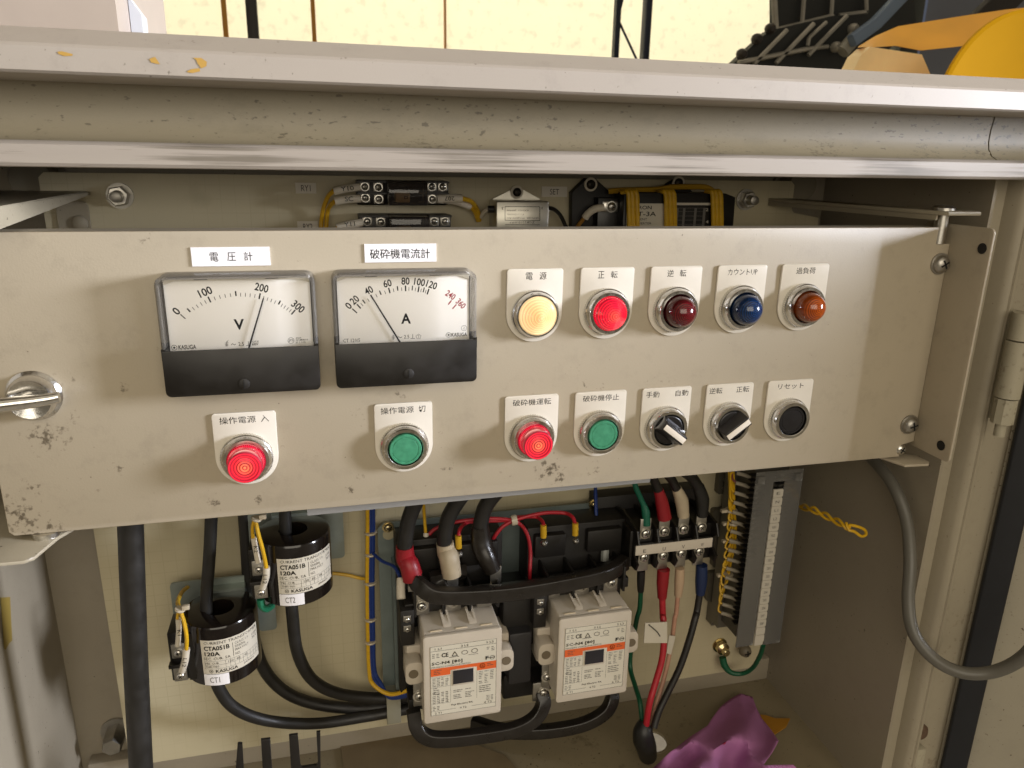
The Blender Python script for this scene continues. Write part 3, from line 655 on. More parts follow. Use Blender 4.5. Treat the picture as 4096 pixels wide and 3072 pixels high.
station('dome', 'pilot_lamp', COLX[2], r1, [('逆', -0.0052, 0.0052, 0.0052), ('転', 0.0050, 0.0052, 0.0052)], 'dark red unlit dome pilot lamp under the name plate reading 逆転', 'pilot lamp', gl)
n_ring_l[:] = [dark_blue, dark_blue]
station('dome', 'pilot_lamp', COLX[3], r1, [('カウントUP', 0.0, 0.0252, 0.0048)], 'blue unlit dome pilot lamp under the name plate reading カウントUP', 'pilot lamp', gl)
n_ring_l[:] = [dark_amber, dark_amber]
station('dome', 'pilot_lamp', COLX[4], r1, [('過負荷', 0.0, 0.0172, 0.0050)], 'orange unlit dome pilot lamp under the name plate reading 過負荷', 'pilot lamp', gl)
station('button_red', 'illuminated_push_button', COLX[0], r2, [('破砕機運転', 0.0, 0.0298, 0.0050)], 'glowing red push button under the name plate reading 破砕機運転', 'push button', gb, dirt=True)
station('button_green', 'push_button', COLX[1], r2, [('破砕機停止', 0.0, 0.0295, 0.0050)], 'green push button with dirty chrome ring under the plate reading 破砕機停止', 'push button', gb, dirt=True)
station(('sel', -38), 'selector_switch', COLX[2], r2, [('手動', -0.0122, 0.0112, 0.0050), ('自動', 0.0126, 0.0110, 0.0050)], 'black selector knob turned down to the right, plate reading 手動 自動', 'selector switch', gb)
station(('sel', 36), 'selector_switch', COLX[3], r2, [('逆転', -0.0128, 0.0114, 0.0050), ('正転', 0.0110, 0.0116, 0.0050)], 'black selector knob turned up to the right, plate reading 逆転 正転', 'selector switch', gb)
station('button_black', 'push_button', COLX[4], r2, [('リセット', 0.0, 0.0236, 0.0046)], 'black push button under the name plate reading リセット', 'push button', gb)
station('button_red', 'illuminated_push_button', -0.0562, r2, [('操作電源', -0.0042, 0.0236, 0.0050), ('入', 0.0136, 0.0052, 0.0048)], 'glowing red push button below the voltmeter, plate reading 操作電源 入', 'push button', gb, dirt=True)
station('button_green', 'push_button', 0.0526, r2, [('操作電源', -0.0044, 0.0236, 0.0050), ('切', 0.0134, 0.0050, 0.0050)], 'green push button below the ammeter, plate reading 操作電源 切', 'push button', gb, dirt=True)

# ------------------------------------------------------------------ tape labels above the meters
def tape(zz, pts, txt, tx, lab, spaced=None):
    P = [zz(x, y, -0.0008) for x, y in pts]
    x0 = (P[0].x + P[3].x) / 2; x1 = (P[1].x + P[2].x) / 2; zt = (P[0].z + P[1].z) / 2; zb = (P[2].z + P[3].z) / 2
    b = MB(); b.box(x0, x1, -0.0010, -0.0001, zb, zt, label_w)
    cy = -0.00106
    for s, bx in txt:
        q0 = zz(bx[0], bx[2], -0.001); q1 = zz(bx[1], bx[3], -0.001)
        put_text(b, s, ((q0.x + q1.x) / 2, cy, (q0.z + q1.z) / 2), abs(q1.x - q0.x), abs(q0.z - q1.z), ink, bold=0.004)
    b.build('tape_label', None, lab, 'label', 'printed tape labels above the meters', smooth=0)
zV = Zm(600, 950, 2.5529); zA = Zm(1300, 950, 2.5529)
tape(zV, [(415, 105), (1222, 90), (1230, 280), (432, 300)], [('電', (605, 703, 153, 245)), ('圧', (785, 880, 152, 240)), ('計', (955, 1050, 146, 237))], None, 'white printed label reading 電圧計 stuck above the voltmeter')
tape(zA, [(400, 68), (1137, 60), (1137, 243), (408, 258)], [('破砕機電流計', (457, 1072, 118, 212))], None, 'white printed label reading 破砕機電流計 stuck above the ammeter')

# ------------------------------------------------------------------ meters
face_m = mat('meter face', 'f4f0e8', 0.55, var=0.01, vscale=60)
YF = -0.0080
def meter(X0, X1, label, cat_zz, majors, nums, unit, minor_fn, needle, small):
    zz = cat_zz; ZT, ZM, ZB = -0.0742, -0.1214, -0.1518
    T = thing('panel_meter', label, 'meter', ((X0 + X1) / 2, 0, ZB), 'analogue meters on the panel')
    # clear rear flange and cover: walls and front pane
    b = MB(); th = 0.0022
    out = rr_pts(X0, X1, ZM, ZT, 0.006, corners=(1, 1, 0, 0)); inn = rr_pts(X0 + th, X1 - th, ZM, ZT - th, 0.0045, corners=(1, 1, 0, 0))
    n = len(out); lay = []
    for o, y in ((out, -0.0003), (out, -0.0180), ([(x * 0.96 + ((X0 + X1) / 2) * 0.04 if False else x, z) for x, z in out], -0.0186)):
        lay.append([(x, y, z) for x, z in o])
    def shrink(o, d): return [(min(max(x, X0 + d), X1 - d), min(z, ZT - d)) for x, z in o]
    lay[2] = [(x, -0.0197, z) for x, z in shrink(out, 0.0012)]
    lay.append([(x, -0.0197, z) for x, z in inn]); lay.append([(x, -0.0010, z) for x, z in inn])
    vs = [p for l in lay for p in l]; fs = []
    for j in range(len(lay) - 1):
        for i in range(n):
            if i == n - 2: continue
            fs.append([j * n + i, j * n + (i + 1) % n, (j + 1) * n + (i + 1) % n, (j + 1) * n + i])
    b.add(vs, fs, clear_edge); cov = b.build('clear_cover', T, smooth=35)
    b = MB(); b.prism(inn, -0.0195, -0.0189, clear_p); b.build('window_pane', T, smooth=0).parent = cov
    # white tray with lighter rim at the top
    b = MB(); b.box(X0 + 0.003, X1 - 0.003, YF, -0.0003, ZM - 0.0056, ZT - 0.003, face_m, 0.0004)
    b.prism([(X0 + 0.0035, ZT - 0.0035), (X1 - 0.0035, ZT - 0.0035), (X1 - 0.0035, ZT - 0.0070), (X1 - 0.010, ZT - 0.0046), (X0 + 0.010, ZT - 0.0046), (X0 + 0.0035, ZT - 0.0070)][::-1], YF - 0.0012, YF, mat('tray rim', 'cfc7b5', 0.35))
    fc = b.build('dial_plate', T, smooth=30)
    b = MB()
    for sx_ in (X0 + 0.0028, X1 - 0.0034): b.box(sx_ + 0.0002, sx_ + 0.0005, -0.0086, -0.001, ZM, ZT - 0.005, dark_in)
    for k in (0.27, 0.72): b.box(X0 + 0.096 * k - 0.004, X0 + 0.096 * k + 0.004, YF - 0.0018, YF - 0.0013, ZT - 0.0040, ZT - 0.0035, dark_in)
    b.build('frame_gap', T, smooth=0).parent = fc
    # scale
    b = MB(); y = YF - 0.00006
    P = lambda q, yy=y: zz(q[0], q[1], yy)
    def tick(p, q, wd, m):
        p = Vector(p); q = Vector(q); d = (q - p).normalized(); s = Vector((d.z, 0, -d.x)) * wd / 2; b.quad(p + s, q + s, q - s, p - s, m)
    # circle through the outer ends of the majors (least squares on three)
    pts = [P(m_[0]) for m_ in majors]; a_, b_, c_ = pts[0], pts[len(pts) // 2], pts[-1]
    ax, az, bx, bz, cx, cz = a_.x, a_.z, b_.x, b_.z, c_.x, c_.z
    dd = 2 * (ax * (bz - cz) + bx * (cz - az) + cx * (az - bz))
    ux = ((ax * ax + az * az) * (bz - cz) + (bx * bx + bz * bz) * (cz - az) + (cx * cx + cz * cz) * (az - bz)) / dd
    uz = ((ax * ax + az * az) * (cx - bx) + (bx * bx + bz * bz) * (ax - cx) + (cx * cx + cz * cz) * (bx - ax)) / dd
    cen = Vector((ux, y, uz)); Rr = (a_ - cen).length
    angs = []
    for i, m_ in enumerate(majors):
        p = P(m_[0]); q = P(m_[1]); t = math.atan2(p.z - uz, p.x - ux); angs.append(t)
        dv = (p - cen).normalized(); ln_ = (p - q).length
        mm = red_ink if m_[2] == 'r' else ink
        tick(cen + dv * Rr, cen + dv * (Rr - ln_), m_[3], mm)
    for (i, j, k) in minor_fn:
        for s in range(1, k):
            t = angs[i] + (angs[j] - angs[i]) * s / k; dv = Vector((math.cos(t), 0, math.sin(t)))
            tick(cen + dv * (Rr - 0.0012), cen + dv * (Rr - 0.0036), 0.00035, ink)
    for s, q, h, wd, mm in nums:
        c = P(q); t = math.atan2(c.z - uz, c.x - ux) - PI / 2
        put_text(b, s, c, wd, h, mm, bold=0.018, rot=t)
    put_text(b, unit[0], P(unit[1]), unit[2], unit[3], ink, bold=0.03)
    for s, bx, bo in small:
        q0 = P((bx[0], bx[2])); q1 = P((bx[1], bx[3])); put_text(b, s, (q0 + q1) / 2, abs(q1.x - q0.x), abs(q1.z - q0.z), ink, bold=bo)
    for kind_, bx in emblem:
        q = P(bx[:2]); r = bx[2]
        if kind_ == 'ring':
            for i in range(24):
                t0, t1 = 2 * PI * i / 24, 2 * PI * (i + 1) / 24
                if bx[4] and 150 < math.degrees(t0) < 200: continue
                e = lambda t, rr: q + Vector((math.cos(t) * rr, 0, math.sin(t) * rr)); b.quad(e(t0, r), e(t1, r), e(t1, r - bx[3]), e(t0, r - bx[3]), ink)
        elif kind_ == 'dot':
            b.add([q + Vector((math.cos(2 * PI * i / 12) * r, 0, math.sin(2 * PI * i / 12) * r)) for i in range(12)], [list(range(12))], ink)
        elif kind_ == 'pent':
            e = [q + Vector((math.sin(PI * i / 5) * (r if i % 2 == 0 else r * 0.72), 0, math.cos(PI * i / 5) * (r if i % 2 == 0 else r * 0.72))) for i in range(10)]
            for i in range(10): tick(e[i], e[(i + 1) % 10], 0.0002, ink)
        elif kind_ == 'line':
            tick(P(bx[:2]), P(bx[2:4]), bx[4], ink)
    b.build('scale_printing', T, smooth=0).parent = fc
    p = P(needle[0], YF - 0.0022); q = P(needle[1], YF - 0.0022); d = (p - q).normalized()
    b = MB(); b.cyl(q - d * 0.006, p, 0.0006, ink, 8, 0.0004); b.build('needle', T)
    # black lower cover with zero screw
    b = MB(); o = rr_pts(X0 - 0.0001, X1 + 0.0001, ZB, ZM - 0.0058, 0.0035, corners=(0, 0, 1, 1)); b.prism(o, -0.0190, -0.0002, black_pl); o = rr_pts(X0 - 0.0001, X1 + 0.0001, ZB, ZM, 0.0035, corners=(0, 0, 1, 1)); b.prism(o, -0.0202, -0.0186, black_pl, bev=0.0005)
    b.box(X0 - 0.0001, X0 + 0.0022, -0.0199, -0.0003, ZM - 0.006, ZM + 0.0012, black_pl); b.box(X1 - 0.0022, X1 + 0.0001, -0.0199, -0.0003, ZM - 0.006, ZM + 0.0012, black_pl)
    low = b.build('lower_cover', T, smooth=30)
    c = zz(needle[2][0], needle[2][1], -0.0206); b = MB(); b.lathe([(0.0036, 0), (0.0035, 0.0005), (0.0024, 0.0009), (0, 0.0011)], (c.x, -0.0201, c.z), (0, -1, 0), black_matt, 28)
    b.box(c.x - 0.0003, c.x + 0.0003, -0.0214, -0.0208, c.z - 0.0028, c.z + 0.0028, dark_in); b.build('zero_screw', T)
    return T
emblem = [('ring', (248, 1125, 0.0018, 0.0003, 1)), ('dot', (248, 1125, 0.0007)), ('ring', (1440, 1052, 0.0021, 0.00022, 0)), ('line', (980, 1103, 1028, 1101, 0.0003)), ('line', (1004, 1060, 1004, 1102, 0.0003)),
          ('line', (765, 1078, 800, 1076, 0.0003)), ('line', (765, 1092, 800, 1090, 0.0003)), ('line', (765, 1106, 800, 1104, 0.0003)), ('line', (784, 1060, 784, 1112, 0.0003)), ('line', (784, 1070, 800, 1050, 0.0002))]
meter(-0.0999, -0.0040, 'voltmeter with white 0 to 300 V dial and black lower cover', zV,
      [((310, 785), (362, 830), 'k', 0.0006), ((388, 735), (420, 772), 'k', 0.0009), ((588, 597), (615, 655), 'k', 0.0009), ((873, 547), (873, 598), 'k', 0.0009), ((1128, 562), (1113, 620), 'k', 0.0009), ((1327, 655), (1303, 692), 'k', 0.0009), ((1483, 740), (1445, 787), 'k', 0.0009)],
      [('0', (268, 752), 0.0052, 0.0032, ink), ('100', (563, 555), 0.0052, 0.0084, ink), ('200', (1140, 513), 0.0052, 0.0084, ink), ('300', (1513, 706), 0.0052, 0.0084, ink)],
      ('V', (910, 888), 0.0064, 0.0071), [(1, 2, 5), (2, 3, 5), (3, 4, 5), (4, 5, 5), (5, 6, 5)], ((1158, 622), (1003, 1150), (962, 1497)),
      [('KASUGA', (288, 474, 1100, 1138), 0.02), ('K', (215, 230, 1119, 1135), 0.0), ('～', (825, 880, 1082, 1100), 0.0), ('2.5', (902, 960, 1069, 1105), 0.0), ('CAT.Ⅲ', (1040, 1108, 1055, 1072), 0.01), ('600V', (1040, 1108, 1078, 1100), 0.01),
       ('JIS', (1412, 1466, 1037, 1066), 0.0), ('JQA', (1487, 1547, 1020, 1034), 0.02), ('JQCM08010', (1487, 1614, 1038, 1056), 0.01), ('JIS C 1102', (1487, 1590, 1062, 1080), 0.01)])
emblem = [('ring', (1262, 995, 0.0018, 0.0003, 1)), ('dot', (1262, 995, 0.0007)), ('ring', (1420, 925, 0.0020, 0.0002, 0)), ('pent', (955, 1012, 0.0019)), ('line', (872, 1032, 920, 1030, 0.0003)), ('line', (896, 988, 896, 1031, 0.0003)),
          ('line', (680, 1008, 712, 1006, 0.0003)), ('line', (680, 1022, 712, 1020, 0.0003)), ('line', (680, 1036, 712, 1034, 0.0003)), ('line', (697, 992, 697, 1044, 0.0003)), ('line', (1412, 935, 1422, 920, 0.0002)), ('line', (1422, 920, 1416, 908, 0.0002)), ('line', (1418, 940, 1432, 930, 0.0002))]
meter(0.0066, 0.1026, 'ammeter with white 0 to 120 A dial, red 240 and 360 marks', zA,
      [((278, 727), (328, 770), 'k', 0.0008), ((327, 683), (362, 729), 'k', 0.0009), ((392, 648), (420, 685), 'k', 0.0008), ((468, 590), (497, 637), 'k', 0.0009), ((562, 557), (578, 600), 'k', 0.0008), ((650, 515), (660, 572), 'k', 0.0009), ((740, 510), (745, 557), 'k', 0.0008),
       ((822, 490), (824, 548), 'k', 0.0009), ((893, 505), (889, 553), 'k', 0.0007), ((960, 500), (950, 558), 'k', 0.0009), ((1012, 522), (1001, 570), 'k', 0.0007), ((1062, 522), (1044, 580), 'k', 0.0009), ((1290, 645), (1262, 692), 'r', 0.0008), ((1342, 684), (1303, 730), 'r', 0.0008)],
      [('0', (240, 697), 0.0050, 0.0030, ink), ('20', (302, 638), 0.0050, 0.0055, ink), ('40', (446, 541), 0.0050, 0.0055, ink), ('60', (637, 468), 0.0050, 0.0055, ink), ('80', (822, 445), 0.0050, 0.0055, ink), ('100', (966, 455), 0.0050, 0.0074, ink), ('120', (1090, 483), 0.0050, 0.0074, ink), ('240', (1282, 588), 0.0045, 0.0070, red_ink), ('360', (1388, 675), 0.0045, 0.0070, red_ink)],
      ('A', (827, 828), 0.0067, 0.0072), [(1, 2, 2), (2, 3, 2), (3, 4, 2), (4, 5, 2), (5, 6, 2), (6, 7, 2), (7, 8, 2), (8, 9, 2), (9, 10, 2), (10, 11, 2)], ((474, 600), (768, 1073), (858, 1392)),
      [('KASUGA', (1292, 1450, 975, 1007), 0.02), ('K', (1232, 1246, 990, 1004), 0.0), ('～', (735, 790, 1010, 1026), 0.0), ('2.5', (806, 860, 996, 1030), 0.0), ('2', (948, 962, 1000, 1020), 0.0), ('CT 120/5', (182, 360, 1036, 1066), 0.0)])
# ------------------------------------------------------------------ inside the cabinet
def floorY(px, py, z=-0.637):
    v = A(px, py, 0.0); k = z / v.z; return CAM_Y + (0 - CAM_Y) * k
def single(name, label, cat, fn, group=None, smooth=38):
    b = MB(); fn(b); return b.build(name, None, label, cat, group, smooth=smooth)
zc1 = Zm(640, 2000, 2.1267)
def ct(cx, zt, zc_, tag, tagtxt, lab, dx, dy):
    """current transformer: drum with a hole, terminal block on its left"""
    R, H, cy = 0.0325, 0.0605, 0.125
    T = thing('current_transformer', lab, 'current transformer', (cx, cy, zt - H), 'current transformers on the mounting plate')
    zz = lambda x, y, Y: zc1(x + dx, y + dy, Y)
    b = MB(); drum = [(0.0125, 0.0), (0.0125, -0.004), (0.0125, -H + 0.001)]
    b.lathe([(0.0125, -H), (0.0125, 0.0), (0.0130, 0.0004), (R - 0.0030, 0.0004), (R - 0.0010, -0.0004), (R, -0.0022), (R, -H + 0.0018), (R - 0.002, -H), (0.0125, -H)], (cx, cy, zt), (0, 0, 1), ct_m, 72, caps=False)
    b.build('drum', T, smooth=30)
    b = MB(); q0 = zz(60, 1150, 0.112); q1 = zz(250, 1530, 0.112)
    zt_, zb = zz(150, 1120, 0.105).z, zz(180, 1550, 0.100).z
    bx0 = zz(85, 1350, 0.104).x; bx1 = zz(250, 1350, 0.104).x
    b.box(bx0, bx1, 0.1035, 0.135, zb, zt_, black_pl, 0.0008); b.box(bx1 - 0.001, bx1 + 0.010, 0.1000, 0.13, zb + 0.0006, zt_ - 0.001, black_pl, 0.0008)
    zm = (zz(160, 1300, 0.1).z + zz(175, 1495, 0.1).z) / 2
    b.box(bx0 - 0.0005, bx1 - 0.002, 0.0965, 0.104, zm - 0.0016, zm + 0.0016, black_pl, 0.0004)
    b.build('terminal_block', T)
    for sx_, sy_ in ((155, 1300), (175, 1495)):
        b = MB(); c = zz(sx_, sy_, 0.100); b.box(c.x - 0.0055, c.x + 0.0055, 0.1005, 0.1036, c.z - 0.006, c.z + 0.0085, steel_dull, 0.0005); screw(b, (c.x, 0.1004, c.z), (0, -1, 0), 0.0033, steel, washer=0.0042, h=0.0022); b.build('terminal_screw', T)
    # bracket
    b = MB(); br = mat('galvanised bracket', '8e9690', 0.38, 0.6, var=0.1, vscale=60)
    b.prism(rr_pts(cx - 0.047, cx + 0.045, zt - 0.036, zt + 0.010, 0.004), 0.160, 0.162, br); b.box(cx - 0.02, cx + 0.02, 0.150, 0.160, zt - 0.05, zt + 0.003, br)
    b.prism(rr_pts(cx + 0.028, cx + 0.045, zt - 0.055, zt - 0.030, 0.004), 0.1624, 0.1643, br)
    b.box(cx - 0.045, cx + 0.043, 0.1622, 0.1798, zt - 0.03, zt - 0.001, br)
    b.build('bracket', T)
    # wrapped label
    rr = R + 0.00025; A0 = math.radians(-25); A1 = math.radians(72); zl0, zl1 = zt - 0.0120, zt - 0.0465
    def cyl_pt(a, b_, r=rr): return Vector((cx + r * math.sin(a), cy - r * math.cos(a), b_))
    b = MB(); n = 20
    for i in range(n):
        a0_, a1_ = A0 + (A1 - A0) * i / n, A0 + (A1 - A0) * (i + 1) / n; b.quad(cyl_pt(a0_, zl0), cyl_pt(a0_, zl1), cyl_pt(a1_, zl1), cyl_pt(a1_, zl0), cream_w)
    for i in range(8):
        a0_, a1_ = A0 + math.radians(38) * i / 8, A0 + math.radians(38) * (i + 1) / 8; b.quad(cyl_pt(a0_, zl1 - 0.0004), cyl_pt(a0_, zl1 - 0.0118), cyl_pt(a1_, zl1 - 0.0118), cyl_pt(a1_, zl1 - 0.0004), label_w)
    lb = b.build('label', T, smooth=60)
    b = MB(); W = (A1 - A0) * rr; Hh = zl0 - zl1
    def txt(s, u0, u1, v0, v1, bold=0.0, m=ink):
        um, vm = (u0 + u1) / 2, (v0 + v1) / 2
        put_text(b, s, (0, 0, 0), (u1 - u0) * W, (v1 - v0) * Hh, m, bold=bold, bend=lambda a, c: cyl_pt(A0 + (um * W + a) / rr, zl0 - vm * Hh + c, rr + 0.0001))
    txt('CURRENT TRANSFORMER', 0.05, 0.97, 0.04, 0.12); txt('CTA051B', 0.05, 0.44, 0.17, 0.30, 0.03); txt('120A', 0.05, 0.29, 0.34, 0.46, 0.03); txt('SEC. CUR. 5A', 0.03, 0.44, 0.50, 0.58)
    txt('CLASS 1.0', 0.52, 0.76, 0.17, 0.24); txt('50/60Hz', 0.52, 0.70, 0.27, 0.34); txt('MAX.VOLT', 0.52, 0.76, 0.37, 0.44); txt('NO.', 0.52, 0.60, 0.49, 0.56); txt('1150V', 0.84, 0.97, 0.20, 0.27, m=grey_ink); txt('3kV', 0.84, 0.97, 0.30, 0.37, m=grey_ink)
    txt('PRI. CUR.', 0.05, 0.27, 0.65, 0.71); txt('THRU NO.', 0.05, 0.27, 0.75, 0.81); txt('120', 0.40, 0.48, 0.65, 0.71); txt('60', 0.53, 0.59, 0.65, 0.71); txt('40', 0.66, 0.72, 0.65, 0.71); txt('KASUGA', 0.20, 0.54, 0.87, 0.96, 0.02); txt('JAPAN', 0.64, 0.84, 0.88, 0.94, 0.01)
    def seg(u0, v0, u1, v1, wd=0.0003):
        k = 10 if abs(u1 - u0) > 0.02 else 1
        for i in range(k):
            ua, ub = u0 + (u1 - u0) * i / k, u0 + (u1 - u0) * (i + 1) / k
            if abs(u1 - u0) > 0.02: f = [(ua, v0, 1), (ub, v0, 1), (ub, v0, -1), (ua, v0, -1)]; P = [cyl_pt(A0 + u * W / rr, zl0 - v * Hh + s * wd / 2, rr + 0.0001) for u, v, s in f]
            else: P = [cyl_pt(A0 + u0 * W / rr + s * wd / 2 / rr, zl0 - v * Hh, rr + 0.0001) for v, s in ((v0, 1), (v1, 1), (v1, -1), (v0, -1))]
            b.quad(*P, ink)
    seg(0.49, 0.17, 0.49, 0.58, 0.0004)
    for v in (0.62, 0.73, 0.84): seg(0.04, v, 0.97, v, 0.0002)
    for u in (0.04, 0.36, 0.43, 0.50, 0.57, 0.64, 0.71, 0.78, 0.85, 0.91, 0.97): seg(u, 0.62, u, 0.84, 0.0002)
    for i in range(20):
        t0, t1 = 2 * PI * i / 20, 2 * PI * (i + 1) / 20; q = lambda t, r: cyl_pt(A0 + (0.13 * W + r * math.cos(t)) / rr, zl0 - 0.915 * Hh + r * math.sin(t), rr + 0.0001)
        b.quad(q(t0, 0.0017), q(t1, 0.0017), q(t1, 0.0013), q(t0, 0.0013), ink)
    b.add([cyl_pt(A0 + (0.13 * W + 0.0006 * math.cos(2 * PI * i / 8)) / rr, zl0 - 0.915 * Hh + 0.0006 * math.sin(2 * PI * i / 8), rr + 0.0001) for i in range(8)], [list(range(8))], ink)
    put_text(b, tagtxt, (0, 0, 0), 0.0085, 0.0056, grey_ink, bold=0.0, bend=lambda a, c: cyl_pt(A0 + (0.0095 + a) / rr, zl1 - 0.0061 + c, rr + 0.0001))
    b.build('lettering', T, smooth=0).parent = lb
ct_m = mat('glossy moulded epoxy', '17120f', 0.14, var=0.2, vscale=40, rvar=0.06)
ct(-0.1054, -0.3975, zc1, 'a', 'CT1', 'lower black current transformer with the tag CT1', 0, 0)
ct(-0.0365, -0.3260, zc1, 'b', 'CT2', 'upper black current transformer with the tag CT2', 685, -705)
# power cables through and round the transformers
single('thick_cable', 'thickest black cable running straight down the left of the mounting plate', 'cable', lambda b: b.tube([O(281, 1100, 0.05), O(286, 1250, 0.05), O(294, 1450, 0.05), O(307, 1700, 0.05)], 0.0092, black_rub, 24))
gc = 'black power cables at the current transformers'
single('power_cable', 'black cable dropping into the hole of the CT1 transformer', 'cable', lambda b: b.tube([O(458, 1080, 0.125), O(453, 1190, 0.125), O(446, 1290, 0.125), O(446, 1340, 0.125)], 0.0054, black_rub, 18), gc)
single('power_cable', 'black cable dropping into the hole of the CT2 transformer', 'cable', lambda b: b.tube([O(614, 1060, 0.125), O(616, 1120, 0.125), O(617, 1160, 0.125)], 0.0054, black_rub, 18), gc)
single('power_cable', 'black cable curving out from beneath the CT1 transformer to the clamp, lowest of three', 'cable', lambda b: b.tube([O(463, 1430, 0.125), O(470, 1480, 0.125), O(505, 1528, 0.13), O(575, 1556, 0.14), O(680, 1563, 0.15), O(790, 1548, 0.155), O(890, 1530, 0.15)], 0.0056, black_rub, 18), gc)
single('power_cable', 'black cable curving out from beneath the CT2 transformer, uppermost of three', 'cable', lambda b: b.tube([O(628, 1270, 0.125), O(632, 1330, 0.125), O(643, 1410, 0.13), O(677, 1470, 0.14), O(740, 1500, 0.15), O(840, 1508, 0.155), O(900, 1500, 0.15)], 0.0058, black_rub, 18), gc)
single('power_cable', 'black cable passing behind both transformers, middle of three at the clamp', 'cable', lambda b: b.tube([O(526, 1080, 0.165), O(534, 1200, 0.165), O(542, 1330, 0.165), O(563, 1430, 0.165), O(610, 1490, 0.165), O(680, 1520, 0.165), O(780, 1530, 0.165), O(890, 1520, 0.158)], 0.0060, black_rub, 18), gc)
q = O(852, 1532, 0.146)
single('cable_clamp', 'grey strap clamp holding the black cables beside the left contactor', 'clamp', lambda b: (b.box(q.x - 0.008, q.x + 0.0065, 0.143, 0.145, q.z - 0.016, q.z + 0.016, mat('grey strap', '8b8775', 0.4), 0.0006), b.box(q.x - 0.008, q.x + 0.0065, 0.145, 0.18, q.z + 0.014, q.z + 0.016, MATS['grey strap']), b.box(q.x - 0.008, q.x + 0.0065, 0.145, 0.18, q.z - 0.016, q.z - 0.014, MATS['grey strap'])))

# transformer secondary wires with white marker tubes
def wire(label, pts, r, m, tubes=(), group='yellow and blue control wires', name='control_wire', tieat=(), cat='wire', n=8, texts=()):
    """pts: world points; tubes: lists of points for white marker sleeves"""
    T = thing(name, label, cat, tuple(pts[0]), group)
    b = MB(); b.tube(pts, r, m, n); b.build('wire_run', T)
    for tp in tubes:
        b = MB(); b.tube(tp, r * 1.75, tube_w, 12); tb = b.build('marker_tube', T)
    for (s, c, wd, h, rot) in texts:
        b = MB(); put_text(b, s, c, wd, h, ink, rot=rot); b.build('lettering', T, smooth=0)
    return T
z1 = lambda x, y, Y=0.098: zc1(x, y, Y)
wire('yellow wire with K1 sleeve on the upper terminal of CT1', [z1(165, 925), z1(148, 985), z1(150, 1040)], 0.0013, yel_wire, [[z1(155, 1010), z1(160, 1110), z1(150, 1240, 0.0985)]], texts=[('K1', z1(165, 1130, 0.0950), 0.0055, 0.0032, -PI / 2)])
wire('yellow wire with L12 sleeve on the lower terminal of CT1', [z1(170, 930), z1(205, 1040, 0.094), z1(226, 1160, 0.092), z1(226, 1270, 0.093)], 0.0017, yel_wire, [[z1(226, 1265, 0.094), z1(215, 1360, 0.095), z1(188, 1455, 0.099)]], texts=[('L12', z1(208, 1385, 0.0915), 0.0088, 0.0032, -PI / 2 - 0.2)])
wire('yellow wire with K2 sleeve on the upper terminal of CT2', [z1(800, 170), z1(785, 240), z1(790, 330)], 0.0014, yel_wire, [[z1(795, 320), z1(812, 410), z1(835, 530, 0.0985)]], texts=[('K2', z1(815, 420, 0.0950), 0.0060, 0.0034, -PI / 2)])
wire('yellow wire with L12 sleeve on the lower terminal of CT2', [z1(810, 160), z1(835, 280, 0.094), z1(875, 430, 0.092), z1(905, 575, 0.093)], 0.0017, yel_wire, [[z1(905, 570, 0.094), z1(903, 650, 0.095), z1(872, 750, 0.099)]], texts=[('L12', z1(893, 675, 0.0915), 0.0088, 0.0032, -PI / 2 - 0.15)])
for k, (a, c) in enumerate((((170, 930), 0), ((822, 160), 0))):
    b = MB(); p = z1(a[0], a[1], 0.096); b.lathe([(0.0040, -0.0012), (0.0046, 0), (0.0040, 0.0012)], p, (0.3, -0.1, 1), tie_m, 16); b.box(p.x + 0.002, p.x + 0.008, p.y - 0.003, p.y + 0.001, p.z, p.z + 0.004, tie_m, 0.0006)
    b.build('cable_tie', None, 'white nylon tie round the yellow wires of ' + ('CT1', 'CT2')[k], 'cable tie', 'nylon cable ties')
wire('yellow wire pair looping over the top of CT1 from its tie', [z1(168, 925), z1(152, 860, 0.12), z1(200, 770, 0.15), z1(300, 710, 0.17), z1(500, 680, 0.172), z1(730, 655, 0.172)], 0.0019, yel_wire)
wire('yellow wire running behind CT2 across to the wire bundle', [z1(1400, 630, 0.175), z1(1480, 625, 0.175), z1(1600, 640, 0.175), z1(1700, 665, 0.172), z1(1775, 672, 0.168)], 0.0017, yel_wire)
wire('short green wire looped under the lower terminal of CT2', [z1(855, 845, 0.105), z1(865, 900, 0.105), z1(905, 925, 0.11), z1(950, 900, 0.12)], 0.0034, mat('green boot', '14694a', 0.5), name='earth_wire')
# vertical bundle of yellow and blue wires
for k, (dx, m, nm) in enumerate(((-9, yel_wire, 'yellow wire on the left edge of the vertical bundle by the left contactor'), (3, blue_wire, 'blue wire in the middle of the vertical bundle by the left contactor'), (12, blue_wire, 'blue wire on the right of the vertical bundle by the left contactor'))):
    wire(nm, [A(1480 + dx, 1980, 0.160), A(1480 + dx, 2150, 0.160), A(1478 + dx, 2350, 0.160), A(1481 + dx, 2550, 0.160), A(1486 + dx, 2680, 0.158), A(1505 + dx * 1.5, 2735, 0.150), A(1560, 2782 + dx * 0.6, 0.140), A(1640, 2768 + dx, 0.130)], 0.0022, m)
for y in (2130, 2215, 2330, 2475, 2565):
    b = MB(); p = A(1482, y, 0.160); b.lathe([(0.0058, -0.001), (0.0064, 0), (0.0058, 0.001)], p, (0, 0, 1), tie_m, 16); b.build('cable_tie', None, 'nylon tie round the vertical yellow and blue bundle, ' + {2130: 'topmost', 2215: 'second from the top', 2330: 'middle one', 2475: 'second from the bottom', 2565: 'lowest'}[y], 'cable tie', 'nylon ties on the vertical bundle')
